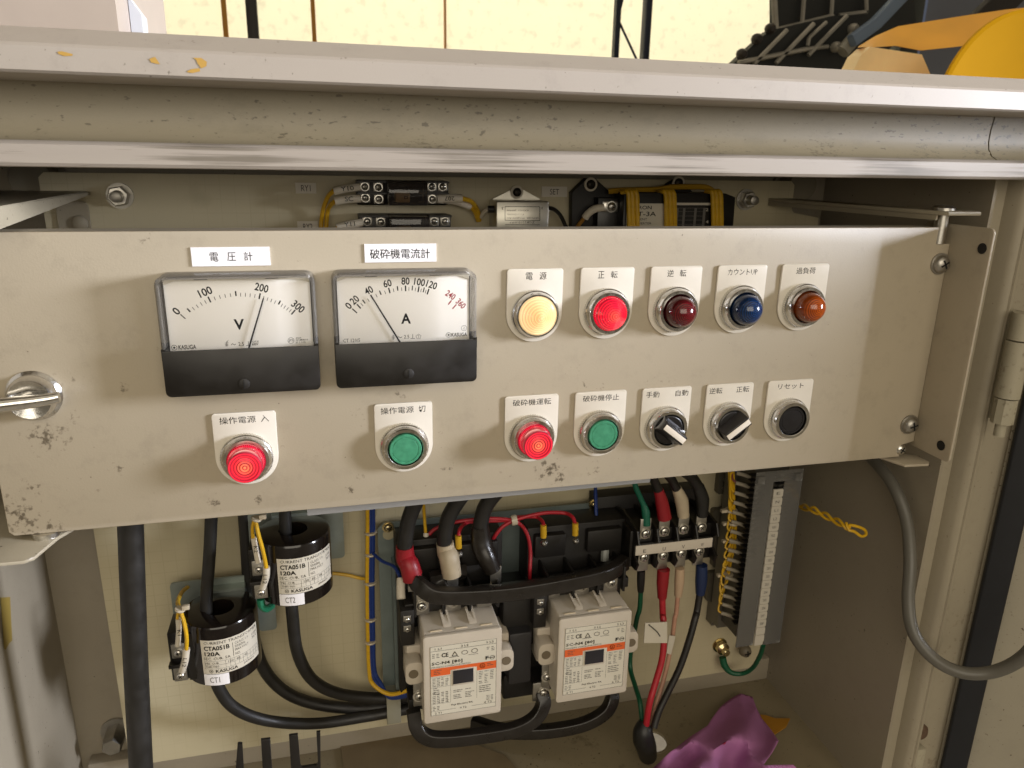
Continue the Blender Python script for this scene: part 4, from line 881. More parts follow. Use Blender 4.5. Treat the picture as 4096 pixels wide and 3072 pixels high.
wire('blue wire branching from the bundle to the top of the left contactor', [A(1492, 2215, 0.157), A(1530, 2245, 0.145), A(1580, 2270, 0.13), A(1608, 2330, 0.115)], 0.0017, blue_wire)

# ------------------------------------------------------------------ contactors
cream = mat('contactor moulding', 'c0b6a6', 0.42, var=0.04, vscale=60, spec=0.4)
orange = mat('orange band', 'd9602a', 0.45)
winm = mat('dark window', '26252a', 0.3)
def contactor(X0, lab, dz=0.0):
    X1 = X0 + 0.0742; ZT, ZB = -0.4195 + dz, -0.5142 + dz; YF_ = 0.070
    T = thing('contactor', lab, 'contactor', (X0 + 0.037, 0.18, ZB), 'magnetic contactors')
    b = MB(); b.prism(rr_pts(X0, X1, ZB, ZT, 0.003), YF_, 0.0755, cream, bev=0.0012)
    b.prism(rr_pts(X0 + 0.0008, X1 - 0.0008, ZB + 0.001, ZT - 0.0002, 0.002), 0.0755, 0.119, cream, bev=0.0006)
    b.box(X0 - 0.0125, X1 + 0.015, 0.100, 0.132, ZT - 0.068, ZT - 0.028, cream, 0.003)
    b.box(X0 + 0.004, X1 - 0.004, 0.100, 0.125, ZB - 0.004, ZB + 0.003, cream, 0.001)
    # openings on top: slots
    b.build('body', T)
    for sx0, sx1 in ((X0 - 0.0150, X0 + 0.002), (X1 - 0.002, X1 + 0.0155)):
        b = MB(); cxm = (sx0 + sx1) / 2; zc = ZT - 0.0475
        b.prism(rr_pts(sx0, sx1, zc - 0.0120, zc + 0.0120, 0.006, corners=(1, 1, 1, 1)), 0.084, 0.104, cream, bev=0.0008)
        cc = (sx0 + 0.0075) if sx0 < X0 else (sx1 - 0.0075)
        ear = b.build('mounting_ear', T)
        b = MB(); b.lathe([(0.0046, 0.0004), (0.0040, -0.0030), (0.0, -0.0035)], (cc, 0.0838, zc), (0, -1, 0), mat('ear hole', '6b5f4c', 0.6), 24); b.build('ear_hole', T).parent = ear
    for k in (0.33, 0.66):
        b = MB(); x = X0 + 0.0742 * k
        for s_ in (-1, 1):
            b.prism([(0.082, ZT - 0.001), (0.086, ZT + 0.0022), (0.120, ZT + 0.006), (0.124, ZT + 0.010), (0.130, ZT + 0.010), (0.130, ZT - 0.001)], x + s_ * 0.0027 - 0.0011, x + s_ * 0.0027 + 0.0011, cream, axis='X')
        b.prism([(0.0815, ZT - 0.001), (0.085, ZT + 0.0020), (0.098, ZT + 0.0028), (0.098, ZT - 0.001)], x - 0.0030, x + 0.0030, cream, axis='X'); b.build('top_fin', T)
    for k in (0.18, 0.50, 0.82):
        b = MB(); x = X0 + 0.0742 * k; b.box(x - 0.0055, x + 0.0055, 0.0775, 0.0795, ZT - 0.001, ZT + 0.0006, mat('light lug', 'cfc0a4', 0.4), 0.0002); b.build('top_lug', T)
    # black base with terminal towers
    b = MB(); b.box(X0 - 0.016, X1 + 0.014, 0.132, 0.163, ZB - 0.015, ZT + 0.066, black_matt, 0.0015)
    b.box(X0 - 0.012, X1 + 0.010, 0.105, 0.133, ZT + 0.003, ZT + 0.014, black_matt, 0.001)
    b.box(X0 - 0.010, X0 + 0.022, 0.124, 0.140, ZT + 0.036, ZT + 0.060, black_matt, 0.0015); b.box(X0 + 0.045, X1 + 0.008, 0.124, 0.140, ZT + 0.036, ZT + 0.060, black_matt, 0.0015)
    b.box(X0 - 0.017, X0 - 0.004, 0.098, 0.133, ZT - 0.026, ZT + 0.012, black_matt, 0.001)
    b.box(X0 - 0.010, X1 + 0.008, 0.110, 0.133, ZB - 0.016, ZB - 0.003, black_matt, 0.001)
    for k in (0.0, 0.33, 0.66, 1.0): b.box(X0 - 0.004 + k * 0.080, X0 - 0.0015 + k * 0.080, 0.100, 0.135, ZT + 0.002, ZT + 0.030, black_matt, 0.0005)
    b.build('base', T)
    for k in (0.06, 0.47, 0.88):
        b = MB(); x = X0 - 0.001 + 0.0742 * k; b.box(x - 0.0075, x + 0.0075, 0.1035, 0.106, ZT + 0.002, ZT + 0.026, steel_dull, 0.0006); screw(b, (x, 0.1034, ZT + 0.012), (0, -1, 0), 0.0042, steel, washer=0.0062, h=0.003); b.build('line_terminal', T)
    for k in (0.0,):
        b = MB(); x = X0 + 0.001 + 0.0742 * k; b.box(x - 0.0075, x + 0.0065, 0.0985, 0.101, ZB - 0.002, ZB + 0.026, steel_dull, 0.0006); screw(b, (x - 0.002, 0.0984, ZB + 0.010), (0, -1, 0), 0.0042, steel, washer=0.0062, h=0.003); b.build('load_terminal', T)
    for zz_ in (ZT - 0.006, ZT + 0.0045):
        b = MB(); b.box(X0 - 0.0145, X0 - 0.0075, 0.0962, 0.0985, zz_ - 0.003, zz_ + 0.003, steel_dull, 0.0003); screw(b, (X0 - 0.011, 0.0961, zz_ - 0.001), (0, -1, 0), 0.0026, steel, h=0.0018); b.build('auxiliary_terminal', T)
    # printed label
    LX0, LX1, LZ1, LZ0 = X0 + 0.0065, X0 + 0.0690, ZT - 0.0105, ZT - 0.0860
    b = MB(); b.box(LX0, LX1, YF_ - 0.0003, YF_ + 0.0002, LZ0, LZ1, mat('contactor label', 'cfc9b8', 0.4)); lb = b.build('label', T)
    b = MB(); W = LX1 - LX0; Hh = LZ1 - LZ0; Y1 = YF_ - 0.0004
    pt = lambda u, v, y=Y1: Vector((LX0 + u * W, y, LZ1 - v * Hh))
    def rect(u0, v0, u1, v1, m, y=Y1): b.quad(pt(u0, v0, y), pt(u0, v1, y), pt(u1, v1, y), pt(u1, v0, y), m)
    def tx(s, u0, u1, v0, v1, bo=0.0, m=ink): put_text(b, s, pt((u0 + u1) / 2, (v0 + v1) / 2, Y1 - 0.0002), (u1 - u0) * W, (v1 - v0) * Hh, m, bold=bo)
    rect(0.0, 0.315, 0.30, 0.425, orange, Y1); rect(0.30, 0.315, 0.70, 0.365, orange, Y1); rect(0.70, 0.315, 1.0, 0.425, orange, Y1)
    tx('1 L1', 0.07, 0.17, 0.022, 0.050); tx('3 L2', 0.46, 0.57, 0.022, 0.050); tx('5 L3', 0.84, 0.95, 0.022, 0.050)
    tx('CE', 0.17, 0.27, 0.105, 0.165, 0.02); tx('SC-N4 [80]', 0.02, 0.48, 0.22, 0.275, 0.015); tx('MAGNETIC CONTACTOR SWITCH', 0.02, 0.6, 0.285, 0.307, m=grey_ink)
    tx('UL', 0.76, 0.81, 0.345, 0.385, m=ink); tx('Fuji Electric FA', 0.31, 0.64, 0.865, 0.895, 0.01); tx('2 T1', 0.06, 0.16, 0.955, 0.982); tx('4 T2', 0.44, 0.54, 0.925, 0.952); tx('6 T3', 0.82, 0.93, 0.90, 0.927)
    tx('F', 0.83, 0.88, 0.235, 0.285, 0.04)
    rect(0, 0.065, 1.0, 0.069, ink); rect(0.0, 0.935, 0.38, 0.939, grey_ink); rect(0.62, 0.935, 1, 0.939, grey_ink); rect(0.0, 0.0, 1.0, 0.004, grey_ink); rect(0, 0, 0.005, 1, grey_ink); rect(0.995, 0, 1, 1, grey_ink); rect(0, 0.996, 1, 1, grey_ink)
    # triangle, ovals
    def ring(u, v, rx, rz, t):
        c = pt(u, v, Y1 - 0.0002)
        for i in range(20):
            a0_, a1_ = 2 * PI * i / 20, 2 * PI * (i + 1) / 20
            b.quad(*[c + Vector((math.cos(a) * (rx - s), 0, math.sin(a) * (rz - s))) for a, s in ((a0_, 0), (a1_, 0), (a1_, t), (a0_, t))], ink)
    ring(0.515, 0.135, 0.0030, 0.0022, 0.0004); ring(0.665, 0.130, 0.0030, 0.0024, 0.0004); ring(0.935, 0.262, 0.0024, 0.0022, 0.0004); rect(0.89, 0.257, 0.975, 0.266, ink, Y1 - 0.0002); ring(0.785, 0.365, 0.0026, 0.0026, 0.0004)
    for (a, c) in (((0.325, 0.165), (0.365, 0.105)), ((0.365, 0.105), (0.405, 0.165)), ((0.405, 0.165), (0.325, 0.165))):
        p0, p1 = pt(*a, Y1 - 0.0002), pt(*c, Y1 - 0.0002); d = (p1 - p0).normalized(); s = Vector((d.z, 0, -d.x)) * 0.0003; b.quad(p0 + s, p1 + s, p1 - s, p0 - s, ink)
    rect(0.28, 0.178, 0.43, 0.184, ink); rect(0.57, 0.178, 0.72, 0.183, grey_ink)
    r_ = random.Random(5)
    def rows(u0, u1, v0, v1, nrow, cols, density=0.9):
        for i in range(nrow):
            v = v0 + (v1 - v0) * (i + 0.25) / nrow; dv = (v1 - v0) / nrow * 0.42
            for j in range(cols):
                ua = u0 + (u1 - u0) * (j + 0.12) / cols; ub = ua + (u1 - u0) / cols * r_.uniform(0.45, 0.78)
                if r_.random() < density:
                    k = ua
                    while k < ub - 0.004:
                        e = min(ub, k + r_.uniform(0.03, 0.06)); rect(k, v, e, v + dv * 0.8, grey_ink, Y1 - 0.0001); k = e + 0.007
        
    rows(0.02, 0.28, 0.45, 0.58, 6, 4); rows(0.02, 0.15, 0.59, 0.70, 4, 1); rows(0.02, 0.28, 0.66, 0.83, 7, 4); rows(0.72, 0.98, 0.44, 0.63, 8, 3); rows(0.32, 0.68, 0.66, 0.80, 6, 2, 0.95); rows(0.70, 0.98, 0.65, 0.76, 4, 1, 1); rows(0.02, 0.15, 0.10, 0.17, 3, 2); rows(0.84, 0.98, 0.10, 0.17, 3, 2); rows(0.02, 0.15, 0.86, 0.93, 3, 2); rows(0.84, 0.98, 0.81, 0.89, 4, 2); rows(0.03, 0.2, 0.335, 0.405, 3, 1); rows(0.84, 0.98, 0.335, 0.385, 2, 1)
    for u in (0.30, 0.70): rect(u - 0.0015, 0.43, u + 0.0015, 0.83, grey_ink)
    for v in (0.44, 0.585, 0.83): rect(0.0, v, 0.30, v + 0.003, grey_ink)
    for u in (0.07, 0.13, 0.19, 0.25): rect(u, 0.45, u + 0.002, 0.58, grey_ink); rect(u, 0.66, u + 0.002, 0.83, grey_ink)
    b.build('label_printing', T, smooth=0).parent = lb
    b = MB(); p0, p1 = pt(0.325, 0.36), pt(0.665, 0.595); b.box(p0.x, p1.x, YF_ - 0.0011, YF_, p1.z, p0.z, cream, 0.0004)
    fr = b.build('window_frame', T); b = MB(); p0, p1 = pt(0.335, 0.372), pt(0.645, 0.570); b.box(p0.x, p1.x, YF_ - 0.0013, YF_ - 0.0009, p1.z, p0.z, winm, 0.0001); b.build('window', T).parent = fr
    return T
contactor(0.0722, 'cream contactor on the left, its front label half an orange band')
contactor(0.2020, 'cream contactor on the right, beside the green and red cables')
# sheet-metal base plate of the contactor pair
galv = mat('blue grey galvanised sheet', '7d8886', 0.36, 0.5, var=0.12, vscale=40)
def baseplate(b):
    t0 = A(1510, 2115, 0.165); t1 = A(2432, 1990, 0.165); zt = (t0.z + t1.z) / 2 + 0.001
    b.prism([(t0.x, -0.54), (t0.x, zt - 0.006), (t0.x + 0.006, zt), (t1.x - 0.008, zt), (t1.x, zt - 0.008), (t1.x, -0.54)][::-1], 0.1640, 0.1660, galv)
    b.box(t0.x + 0.012, t0.x + 0.016, 0.150, 0.164, -0.535, zt - 0.038, galv); b.box(t0.x + 0.010, t1.x - 0.01, 0.166, 0.179, -0.53, -0.37, galv)
    for px, py in ((1553, 2115), (2380, 2022)):
        c = A(px, py, 0.160); b.lathe([(0.0058, 0), (0.0058, 0.0008)], (c.x + 0.0005, 0.1639, c.z - 0.008), (0, -1, 0), mat('pale hole', 'a59d80', 0.5), 20)
        screw(b, (c.x, 0.1636, c.z), (0, -1, 0), 0.0042, brass_zn, washer=0.0058, h=0.0035)
single('contactor_base_plate', 'blue grey galvanised sheet bracket behind the two contactors', 'bracket', baseplate)
# insulated bars bridging the contactors
barm = mat('black heat shrink', '211d19', 0.34, var=0.2, vscale=80, rvar=0.1)
gbar = 'black insulated bars bridging the contactors'
for k in range(3):
    o = Vector((0, 0.013 * k, -0.0075 * k))
    labs = ['black insulated bar bridging the tops of both contactors, frontmost of three', 'black insulated bar bridging the tops of both contactors, middle of three', 'black insulated bar bridging the tops of both contactors, rearmost of three']
    xo = k * 0.022
    single('insulated_bar', labs[k], 'bar', lambda b: b.tube([O(893, 1243, 0.112) + o * 0 + Vector((xo, 0, 0)), O(905, 1262, 0.098) + o + Vector((xo * 0.9, 0, 0)), O(938, 1284, 0.090) + o + Vector((xo * 0.6, 0, 0)), O(1010, 1286, 0.088) + o, O(1120, 1277, 0.088) + o, O(1240, 1256, 0.090) + o, O(1312, 1238, 0.096) + o, O(1350, 1214, 0.112) + o * 0.5], 0.005, barm, flat=(0.011, 0.0145), up=(0, 1, 0), sub=5), gbar)
single('insulated_bar', 'black insulated bar looping under the left contactor to the terminal between the contactors', 'bar', lambda b: b.tube([O(893, 1535, 0.100), O(898, 1566, 0.096), O(915, 1588, 0.092), O(950, 1597, 0.088), O(1030, 1590, 0.088), O(1110, 1576, 0.090), O(1155, 1552, 0.094), O(1174, 1520, 0.098), O(1170, 1495, 0.104)], 0.005, barm, flat=(0.011, 0.0135), sub=5), gbar)
single('insulated_bar', 'black insulated bar curving up under the right contactor from behind', 'bar', lambda b: b.tube([O(1020, 1560, 0.135), O(1085, 1578, 0.118), O(1170, 1580, 0.112), O(1255, 1566, 0.108), O(1305, 1540, 0.108), O(1322, 1510, 0.112), O(1318, 1490, 0.120)], 0.005, barm, flat=(0.011, 0.0130), sub=5), gbar)
def lug(b):
    c = O(1172, 1497, 0.100); b.box(c.x - 0.010, c.x + 0.008, 0.101, 0.104, c.z - 0.010, c.z + 0.012, steel_dull, 0.001); screw(b, (c.x + 0.001, 0.1008, c.z), (0, -1, 0), 0.0042, steel, washer=0.0062, h=0.003)
single('bar_terminal', 'steel terminal with screw between the two contactors, low down', 'terminal', lug)
# black moulding (interlock) between the contactors
single('interlock_block', 'black moulded block in the gap between the two contactors', 'interlock', lambda b: (b.box(O(1085, 1300, 0.115).x, O(1155, 1300, 0.115).x, 0.112, 0.163, -0.475, O(1100, 1290, 0.115).z, black_matt, 0.003), b.box(O(1100, 1380, 0.10).x, O(1150, 1380, 0.10).x, 0.100, 0.130, O(1110, 1480, 0.1).z, O(1110, 1370, 0.1).z, mat('grey black block', '2a292b', 0.45), 0.003)))
single('interlock_block', 'flat black block low in the gap between the contactors', 'interlock', lambda b: b.box(O(1085, 1470, 0.13).x, O(1170, 1470, 0.13).x, 0.125, 0.163, O(1120, 1500, 0.13).z, O(1120, 1450, 0.13).z, black_matt, 0.002))

# three heavy cables onto the left contactor
gh = 'heavy black cables arriving at the left contactor'
def heavy(label, pts, r, bootpts, bootr, bm_, lugp):
    T = thing('power_cable', label, 'cable', tuple(pts[-1]), gh)
    b = MB(); b.tube(pts, r, black_rub, 20); b.build('sheath', T)
    b = MB(); b.tube(bootpts, bootr, bm_, 20); b.build('boot', T)
    b = MB(); c = lugp; b.box(c.x - 0.0055, c.x + 0.0055, c.y, c.y + 0.002, c.z - 0.010, c.z + 0.008, steel_dull, 0.0006); b.build('lug', T)
redb = mat('red boot', '8f1520', 0.42, var=0.12, vscale=90, bump=0.15, bscale=120); whiteb = mat('white boot', 'b5a78e', 0.5, var=0.14, vscale=90, bump=0.15, bscale=120)
heavy('heavy black cable with a red boot at the top left of the left contactor', [O(925, 1040, 0.10), O(898, 1085, 0.11), O(881, 1130, 0.115), O(874, 1185, 0.115), O(876, 1200, 0.115)], 0.0072, [O(874, 1180, 0.115), O(876, 1205, 0.115), O(885, 1222, 0.110), O(892, 1250, 0.108)], [0.0082, 0.0090, 0.0092, 0.0098], redb, O(894, 1258, 0.106))
heavy('heavy black cable with a grubby white boot at the left contactor', [O(1040, 1020, 0.10), O(997, 1072, 0.11), O(968, 1120, 0.115), O(960, 1170, 0.115), O(962, 1190, 0.115)], 0.0072, [O(961, 1172, 0.115), O(964, 1192, 0.115), O(970, 1205, 0.110), O(976, 1243, 0.108)], [0.0082, 0.0088, 0.0096, 0.0092], whiteb, O(978, 1252, 0.106))
heavy('heavy black cable with black shrink sleeve and bare lug at the left contactor', [O(1120, 1020, 0.10), O(1075, 1060, 0.11), O(1046, 1100, 0.115), O(1036, 1150, 0.115), O(1036, 1170, 0.115)], 0.0074, [O(1036, 1135, 0.116), O(1040, 1175, 0.115), O(1052, 1205, 0.110), O(1064, 1232, 0.108)], [0.0085, 0.0105, 0.0100, 0.0085], barm, O(1071, 1240, 0.105))
# thin red wires
zr2 = Zm(1450, 1950, 2.1067); gw = 'thin red wires tied together above the contactors'
ferr = mat('yellow ferrule', 'c39a1c', 0.45)
def redw(label, pts, end=None):
    T = thing('control_wire', label, 'wire', tuple(pts[-1]), gw); b = MB(); b.tube(pts, 0.0019, red_wire, 10); b.build('wire_run', T)
    if end:
        c = end; b = MB(); b.cyl(c, c + Vector((0.0005, 0.0, -0.0130)), 0.0031, ferr, 14); b.build('ferrule', T)
        b = MB(); screw(b, c + Vector((0.0005, -0.002, -0.0185)), (0, -0.8, 0.5), 0.0034, steel_dull, h=0.004); b.build('terminal_screw', T)
t0 = zr2(1275, 275, 0.130)
redw('red wire arching right to the farthest yellow terminal of the right contactor', [t0, zr2(1400, 240, 0.130), zr2(1550, 212, 0.13), zr2(1700, 215, 0.13), zr2(1765, 245, 0.122), zr2(1793, 305, 0.116)], zr2(1793, 300, 0.116))
redw('red wire arching right to the nearer yellow terminal of the right contactor', [t0 + Vector((0, 0.003, 0.001)), zr2(1380, 245, 0.133), zr2(1470, 250, 0.132), zr2(1515, 285, 0.122), zr2(1525, 320, 0.116)], zr2(1525, 318, 0.116))
redw('red wire hanging down between the contactors from the nylon tie', [t0, zr2(1350, 330, 0.130), zr2(1400, 430, 0.128), zr2(1415, 560, 0.125), zr2(1410, 700, 0.12), zr2(1408, 880, 0.118)], zr2(1408, 880, 0.118))
redw('red wire curving down left from the tie behind the third heavy cable', [t0, zr2(1180, 330, 0.13), zr2(1110, 420, 0.13), zr2(1075, 520, 0.132)])
redw('red wire running left from the tie to the first heavy cable', [t0, zr2(1100, 262, 0.13), zr2(900, 275, 0.135), zr2(750, 300, 0.138), zr2(620, 345, 0.14), zr2(560, 395, 0.14)])
redw('red wire running left from the tie to the yellow terminal beside the white boot', [t0, zr2(1100, 280, 0.133), zr2(950, 285, 0.135), zr2(870, 300, 0.135), zr2(825, 345, 0.122), zr2(807, 410, 0.116)], zr2(807, 405, 0.116))
b = MB(); b.lathe([(0.0050, -0.0028), (0.0054, 0), (0.0050, 0.0028)], t0, (1, 0, 0.1), tie_m, 14); b.build('cable_tie', None, 'white nylon tie gathering the red wires above the contactors', 'cable tie', 'nylon cable ties')
wire('thin yellow wire dropping into a white sleeve by the first heavy cable', [zr2(515, 100, 0.145), zr2(518, 200, 0.145), zr2(532, 380, 0.14)], 0.0016, yel_wire, [[zr2(535, 385, 0.14), zr2(532, 480, 0.135), zr2(520, 580, 0.13)]])
wire('blue wire hanging at the right end of the contactor bracket', [zr2(1962, -60, 0.150), zr2(1965, 100, 0.150), zr2(1975, 280, 0.145), zr2(2010, 400, 0.14), zr2(2015, 550, 0.135)], 0.0019, blue_wire)
wire('short pale wire end beside the right contactor', [zr2(2050, 380, 0.135), zr2(2045, 500, 0.13), zr2(2040, 620, 0.125)], 0.0042, mat('pale sleeve', '8f928d', 0.5), group='sleeved wire ends')
single('wire_sleeve', 'white sleeve standing at the left edge of the left contactor', 'sleeve', lambda b: b.tube([zr2(325, 765, 0.118), zr2(322, 850, 0.112), zr2(325, 940, 0.106)], 0.0042, tube_w, 12))

# ------------------------------------------------------------------ output terminal block marked E U V W
zt_ = Zm(2400, 1900, 2.4578); z6 = Zm(2400, 2450, 2.4578)
TB = thing('terminal_block', 'black four-pole terminal block with white strip marked E U V W', 'terminal block', (0.335, 0.18, -0.41))
sx0 = zt_(348, 740, 0.105).x; sx1 = zt_(1100, 660, 0.105).x; sz1 = (zt_(355, 695, 0.105).z + zt_(1098, 615, 0.105).z) / 2; sz0 = (zt_(345, 785, 0.105).z + zt_(1098, 708, 0.105).z) / 2
bz1 = zt_(720, 470, 0.112).z; bz0 = zt_(720, 880, 0.112).z
b = MB(); b.box(sx0 - 0.004, sx1 + 0.004, 0.1105, 0.165, bz0 + 0.004, bz1 - 0.004, black_pl, 0.001); b.box(sx0, sx1, 0.1060, 0.115, sz0 - 0.001, sz1 + 0.001, black_pl, 0.0005)
b.box(sx0 - 0.024, sx1 + 0.012, 0.160, 0.1795, bz0 + 0.01, bz1 + 0.012, black_matt, 0.001); tbb = b.build('housing', TB)
for k in range(5):
    b = MB(); x = sx0 + (sx1 - sx0) * k / 4; b.prism([(0.100, bz0 + 0.006), (0.096, bz0 + 0.014), (0.1055, sz0 - 0.0005), (0.1055, sz1 + 0.0005), (0.096, bz1 - 0.012), (0.102, bz1), (0.14, bz1 + 0.006), (0.16, bz1), (0.16, bz0)], x - 0.0012 + (0.002 if k == 4 else 0), x + 0.0012 + (0.002 if k == 4 else 0), black_pl, axis='X', bev=0.0004); b.build('partition', TB)
b = MB(); b.box(sx0, sx1, 0.1040, 0.1052, sz0, sz1, mat('marker strip', 'cdc4b6', 0.4), 0.0002); ms = b.build('marker_strip', TB)
b = MB()
for k, s in enumerate('EUVW'): put_text(b, s, (sx0 + (sx1 - sx0) * (0.115 + 0.25 * k), 0.10385, (sz0 + sz1) / 2 - 0.001), 0.0032, 0.0038, grey_ink)
b.build('lettering', TB, smooth=0).parent = ms
for px, py in ((455, 585), (640, 562), (830, 540), (1005, 522), (438, 818), (628, 800), (808, 778), (983, 760)):
    b = MB(); c = zt_(px, py, 0.104); dn = py > 700; b.box(c.x - 0.0058, c.x + 0.0058, 0.1065, 0.1085, c.z - (0.016 if dn else 0.006), c.z + (0.006 if dn else 0.016), steel_dull, 0.0005); screw(b, (c.x, 0.1064, c.z), (0, -1, 0), 0.0046, steel, washer=0.0058, h=0.0026); b.build('terminal_screw', TB)
b = MB(); b.box(zt_(105, 600, 0.16).x, zt_(330, 600, 0.16).x, 0.155, 0.16, zt_(160, 700, 0.16).z, zt_(160, 440, 0.16).z, steel_dull, 0.001); b.build('mounting_rail', TB)
def lead(label, pts, r, m, boot, br, bmt, extra=None, name='output_cable', group='cables on the four-pole terminal block', cut=None):
    T = thing(name, label, 'cable', tuple(pts[-1]), group); b = MB(); b.tube(pts, r, m, 16, sub=8); b.build('sheath', T)
    b = MB(); b.tube(boot, br, bmt, 18); b.build('boot', T); return T
greenb = mat('green shrink', '0f5a45', 0.4, var=0.1); blackb = mat('black boot', '1a1918', 0.45, var=0.2); blueb = mat('blue boot', '16294f', 0.42, var=0.1); pinkb = mat('pale boot', 'b9a084', 0.55, var=0.12, bump=0.3, bscale=150)
lead('green cable coming down onto the E pole from above', [zt_(320, -40, 0.10), zt_(345, 100, 0.105), zt_(400, 230, 0.11), zt_(440, 320, 0.11)], 0.0027, greenb, [zt_(430, 290, 0.11), zt_(450, 370, 0.109), zt_(458, 495, 0.107)], [0.0030, 0.0042, 0.0038], greenb)
lead('black cable with red boot coming down onto the U pole', [zt_(480, -40, 0.09), zt_(530, 50, 0.10), zt_(575, 150, 0.105)], 0.0045, black_rub, [zt_(575, 145, 0.105), zt_(608, 270, 0.106), zt_(635, 425, 0.106)], [0.0048, 0.0064, 0.0070], redb)
lead('black cable with white boot coming down onto the V pole', [zt_(630, -40, 0.09), zt_(700, 40, 0.10), zt_(755, 140, 0.105)], 0.0045, black_rub, [zt_(752, 130, 0.105), zt_(800, 250, 0.106), zt_(820, 405, 0.106)], [0.0048, 0.0068, 0.0058], whiteb)
lead('black cable with black boot coming down onto the W pole', [zt_(820, -40, 0.09), zt_(900, 20, 0.10), zt_(970, 120, 0.105)], 0.0055, black_rub, [zt_(965, 110, 0.105), zt_(1005, 240, 0.106), zt_(1005, 400, 0.106)], [0.0060, 0.0070, 0.0056], blackb)
hcp = Vector((A(2607, 2966, 0).x, 0, 0))
gx = A(2590, 2950, floorY(2590, 2950))
def dn(pts): return pts
lead('dark green cable from the E pole down to the floor hole', [zt_(402, 1100, 0.12), zt_(392, 1300, 0.125), z6(365, 50, 0.13), z6(335, 200, 0.14), z6(300, 400, 0.145), z6(300, 560, 0.14), z6(345, 720, 0.12), z6(392, 880, 0.10), z6(415, 1080, 0.09)], 0.0026, green_wire, [zt_(405, 930, 0.112), zt_(402, 1040, 0.115), zt_(400, 1140, 0.118)], [0.0042, 0.0042, 0.0034], blackb)
lead('red cable from the U pole down to the floor hole', [zt_(612, 1190, 0.108), zt_(618, 1400, 0.105), z6(622, 60, 0.10), z6(628, 280, 0.095), z6(605, 480, 0.09), z6(545, 690, 0.085), z6(490, 880, 0.08), z6(460, 1060, 0.08), z6(455, 1140, 0.08)], 0.0034, red_wire, [zt_(625, 925, 0.107), zt_(615, 1060, 0.107), zt_(610, 1205, 0.108)], [0.0066, 0.0062, 0.0048], redb)
lead('pale pink cable from the V pole down behind the white tags', [zt_(765, 1180, 0.108), zt_(750, 1350, 0.11), z6(735, 60, 0.11), z6(715, 220, 0.11), z6(675, 450, 0.105), z6(620, 680, 0.10), z6(560, 880, 0.09), z6(510, 1080, 0.085)], 0.0024, pink_wire, [zt_(785, 915, 0.107), zt_(780, 1050, 0.107), zt_(768, 1185, 0.108)], [0.0048, 0.0052, 0.0040], pinkb)
lead('black cable with blue boot from the W pole down to the floor hole', [zt_(985, 1140, 0.108), zt_(955, 1330, 0.105), z6(935, 60, 0.10), z6(880, 260, 0.095), z6(785, 540, 0.09), z6(660, 800, 0.085), z6(575, 980, 0.08), z6(530, 1130, 0.075)], 0.0036, black_rub, [zt_(1000, 885, 0.107), zt_(995, 1040, 0.107), zt_(985, 1165, 0.108)], [0.0060, 0.0064, 0.0048], blueb)
def tagm(pts, Y, lab):
    P = [z6(x, y, Y) for x, y in pts]; b = MB(); b.add(P + [p + Vector((0, 0.001, 0)) for p in P], [[0, 1, 2, 3], [7, 6, 5, 4], [0, 4, 5, 1], [1, 5, 6, 2], [2, 6, 7, 3], [3, 7, 4, 0]], mat('paper tag', 'c8c2b2', 0.6, var=0.05)); 
    if len(lab) > 50: b.tube([z6(480, 120, Y - 0.0006), z6(560, 190, Y - 0.0006), z6(590, 235, Y - 0.0006)], 0.0006, grey_ink, 5)
    b.build('wire_tag', None, lab, 'tag', 'white tags on the output cables', smooth=0)
tagm([(445, 105), (660, 95), (662, 300), (432, 300)], 0.0905, 'larger white paper tag wrapped on the red cable, with a dark crease')
tagm([(680, 225), (742, 235), (700, 415), (655, 400)], 0.1030, 'small white paper tag on the pale pink cable')
# black sleeve in the floor hole
g0 = A(2575, 2925, 0.08); fy = hc.y
single('cable_sleeve', 'black tape-wrapped sleeve where the cables pass the floor hole', 'sleeve', lambda b: b.tube([z6(450, 1085, 0.085), z6(425, 1170, 0.082), z6(430, 1250, 0.082), z6(450, 1310, 0.086), z6(470, 1400, 0.10)], [0.0080, 0.0105, 0.0115, 0.0112, 0.0100], blackb, 24))
# grommet ring
b = MB(); b.lathe([(HR - 0.001, -0.002), (HR - 0.001, 0.0005), (HR + 0.0012, 0.001), (HR + 0.0015, 0.0001)], (hc.x, hc.y, -0.637), (0, 0, 1), floorm, 40, caps=False); b.build('hole_edging', CAB)

# ------------------------------------------------------------------ long terminal strip on the right
TS = thing('terminal_strip', 'long upright terminal strip under a smoked cover with white numbered markers', 'terminal strip', (0.44, 0.18, -0.50))
X0_, X1_, Zt, Zb = 0.4150, 0.4690, -0.300, -0.5050; Yf = 0.100
smoke = clear('smoked cover', tint=(0.78, 0.78, 0.78, 1), gloss=0.14, rough=0.14, haze=0.24, hazecol=(0.34, 0.33, 0.31, 1))
b = MB(); b.box(X0_ + 0.010, X1_ - 0.004, 0.118, 0.150, Zb, Zt, mat('strip housing', '4b473f', 0.5, var=0.2)); b.box(X0_ + 0.006, X1_ + 0.002, 0.150, 0.168, Zb - 0.01, Zt, mat('grey rail', '6b675c', 0.4, 0.3)); b.box(X0_ + 0.008, X0_ + 0.013, 0.166, 0.1796, Zb - 0.018, Zb + 0.01, MATS['grey rail']); b.build('terminal_row', TS)
npole = 30
for k in range(npole):
    z = Zt - 0.014 - k * (Zt - Zb - 0.03) / npole
    for xs in (X0_ + 0.013, X1_ - 0.012):
        if k % 1 == 0:
            b = MB(); b.lathe([(0.0026, 0), (0.0024, 0.0012), (0, 0.0016)], (xs, 0.1179, z), (0, -1, 0), steel_dull, 12); b.build('terminal_screw', TS)
b = MB()
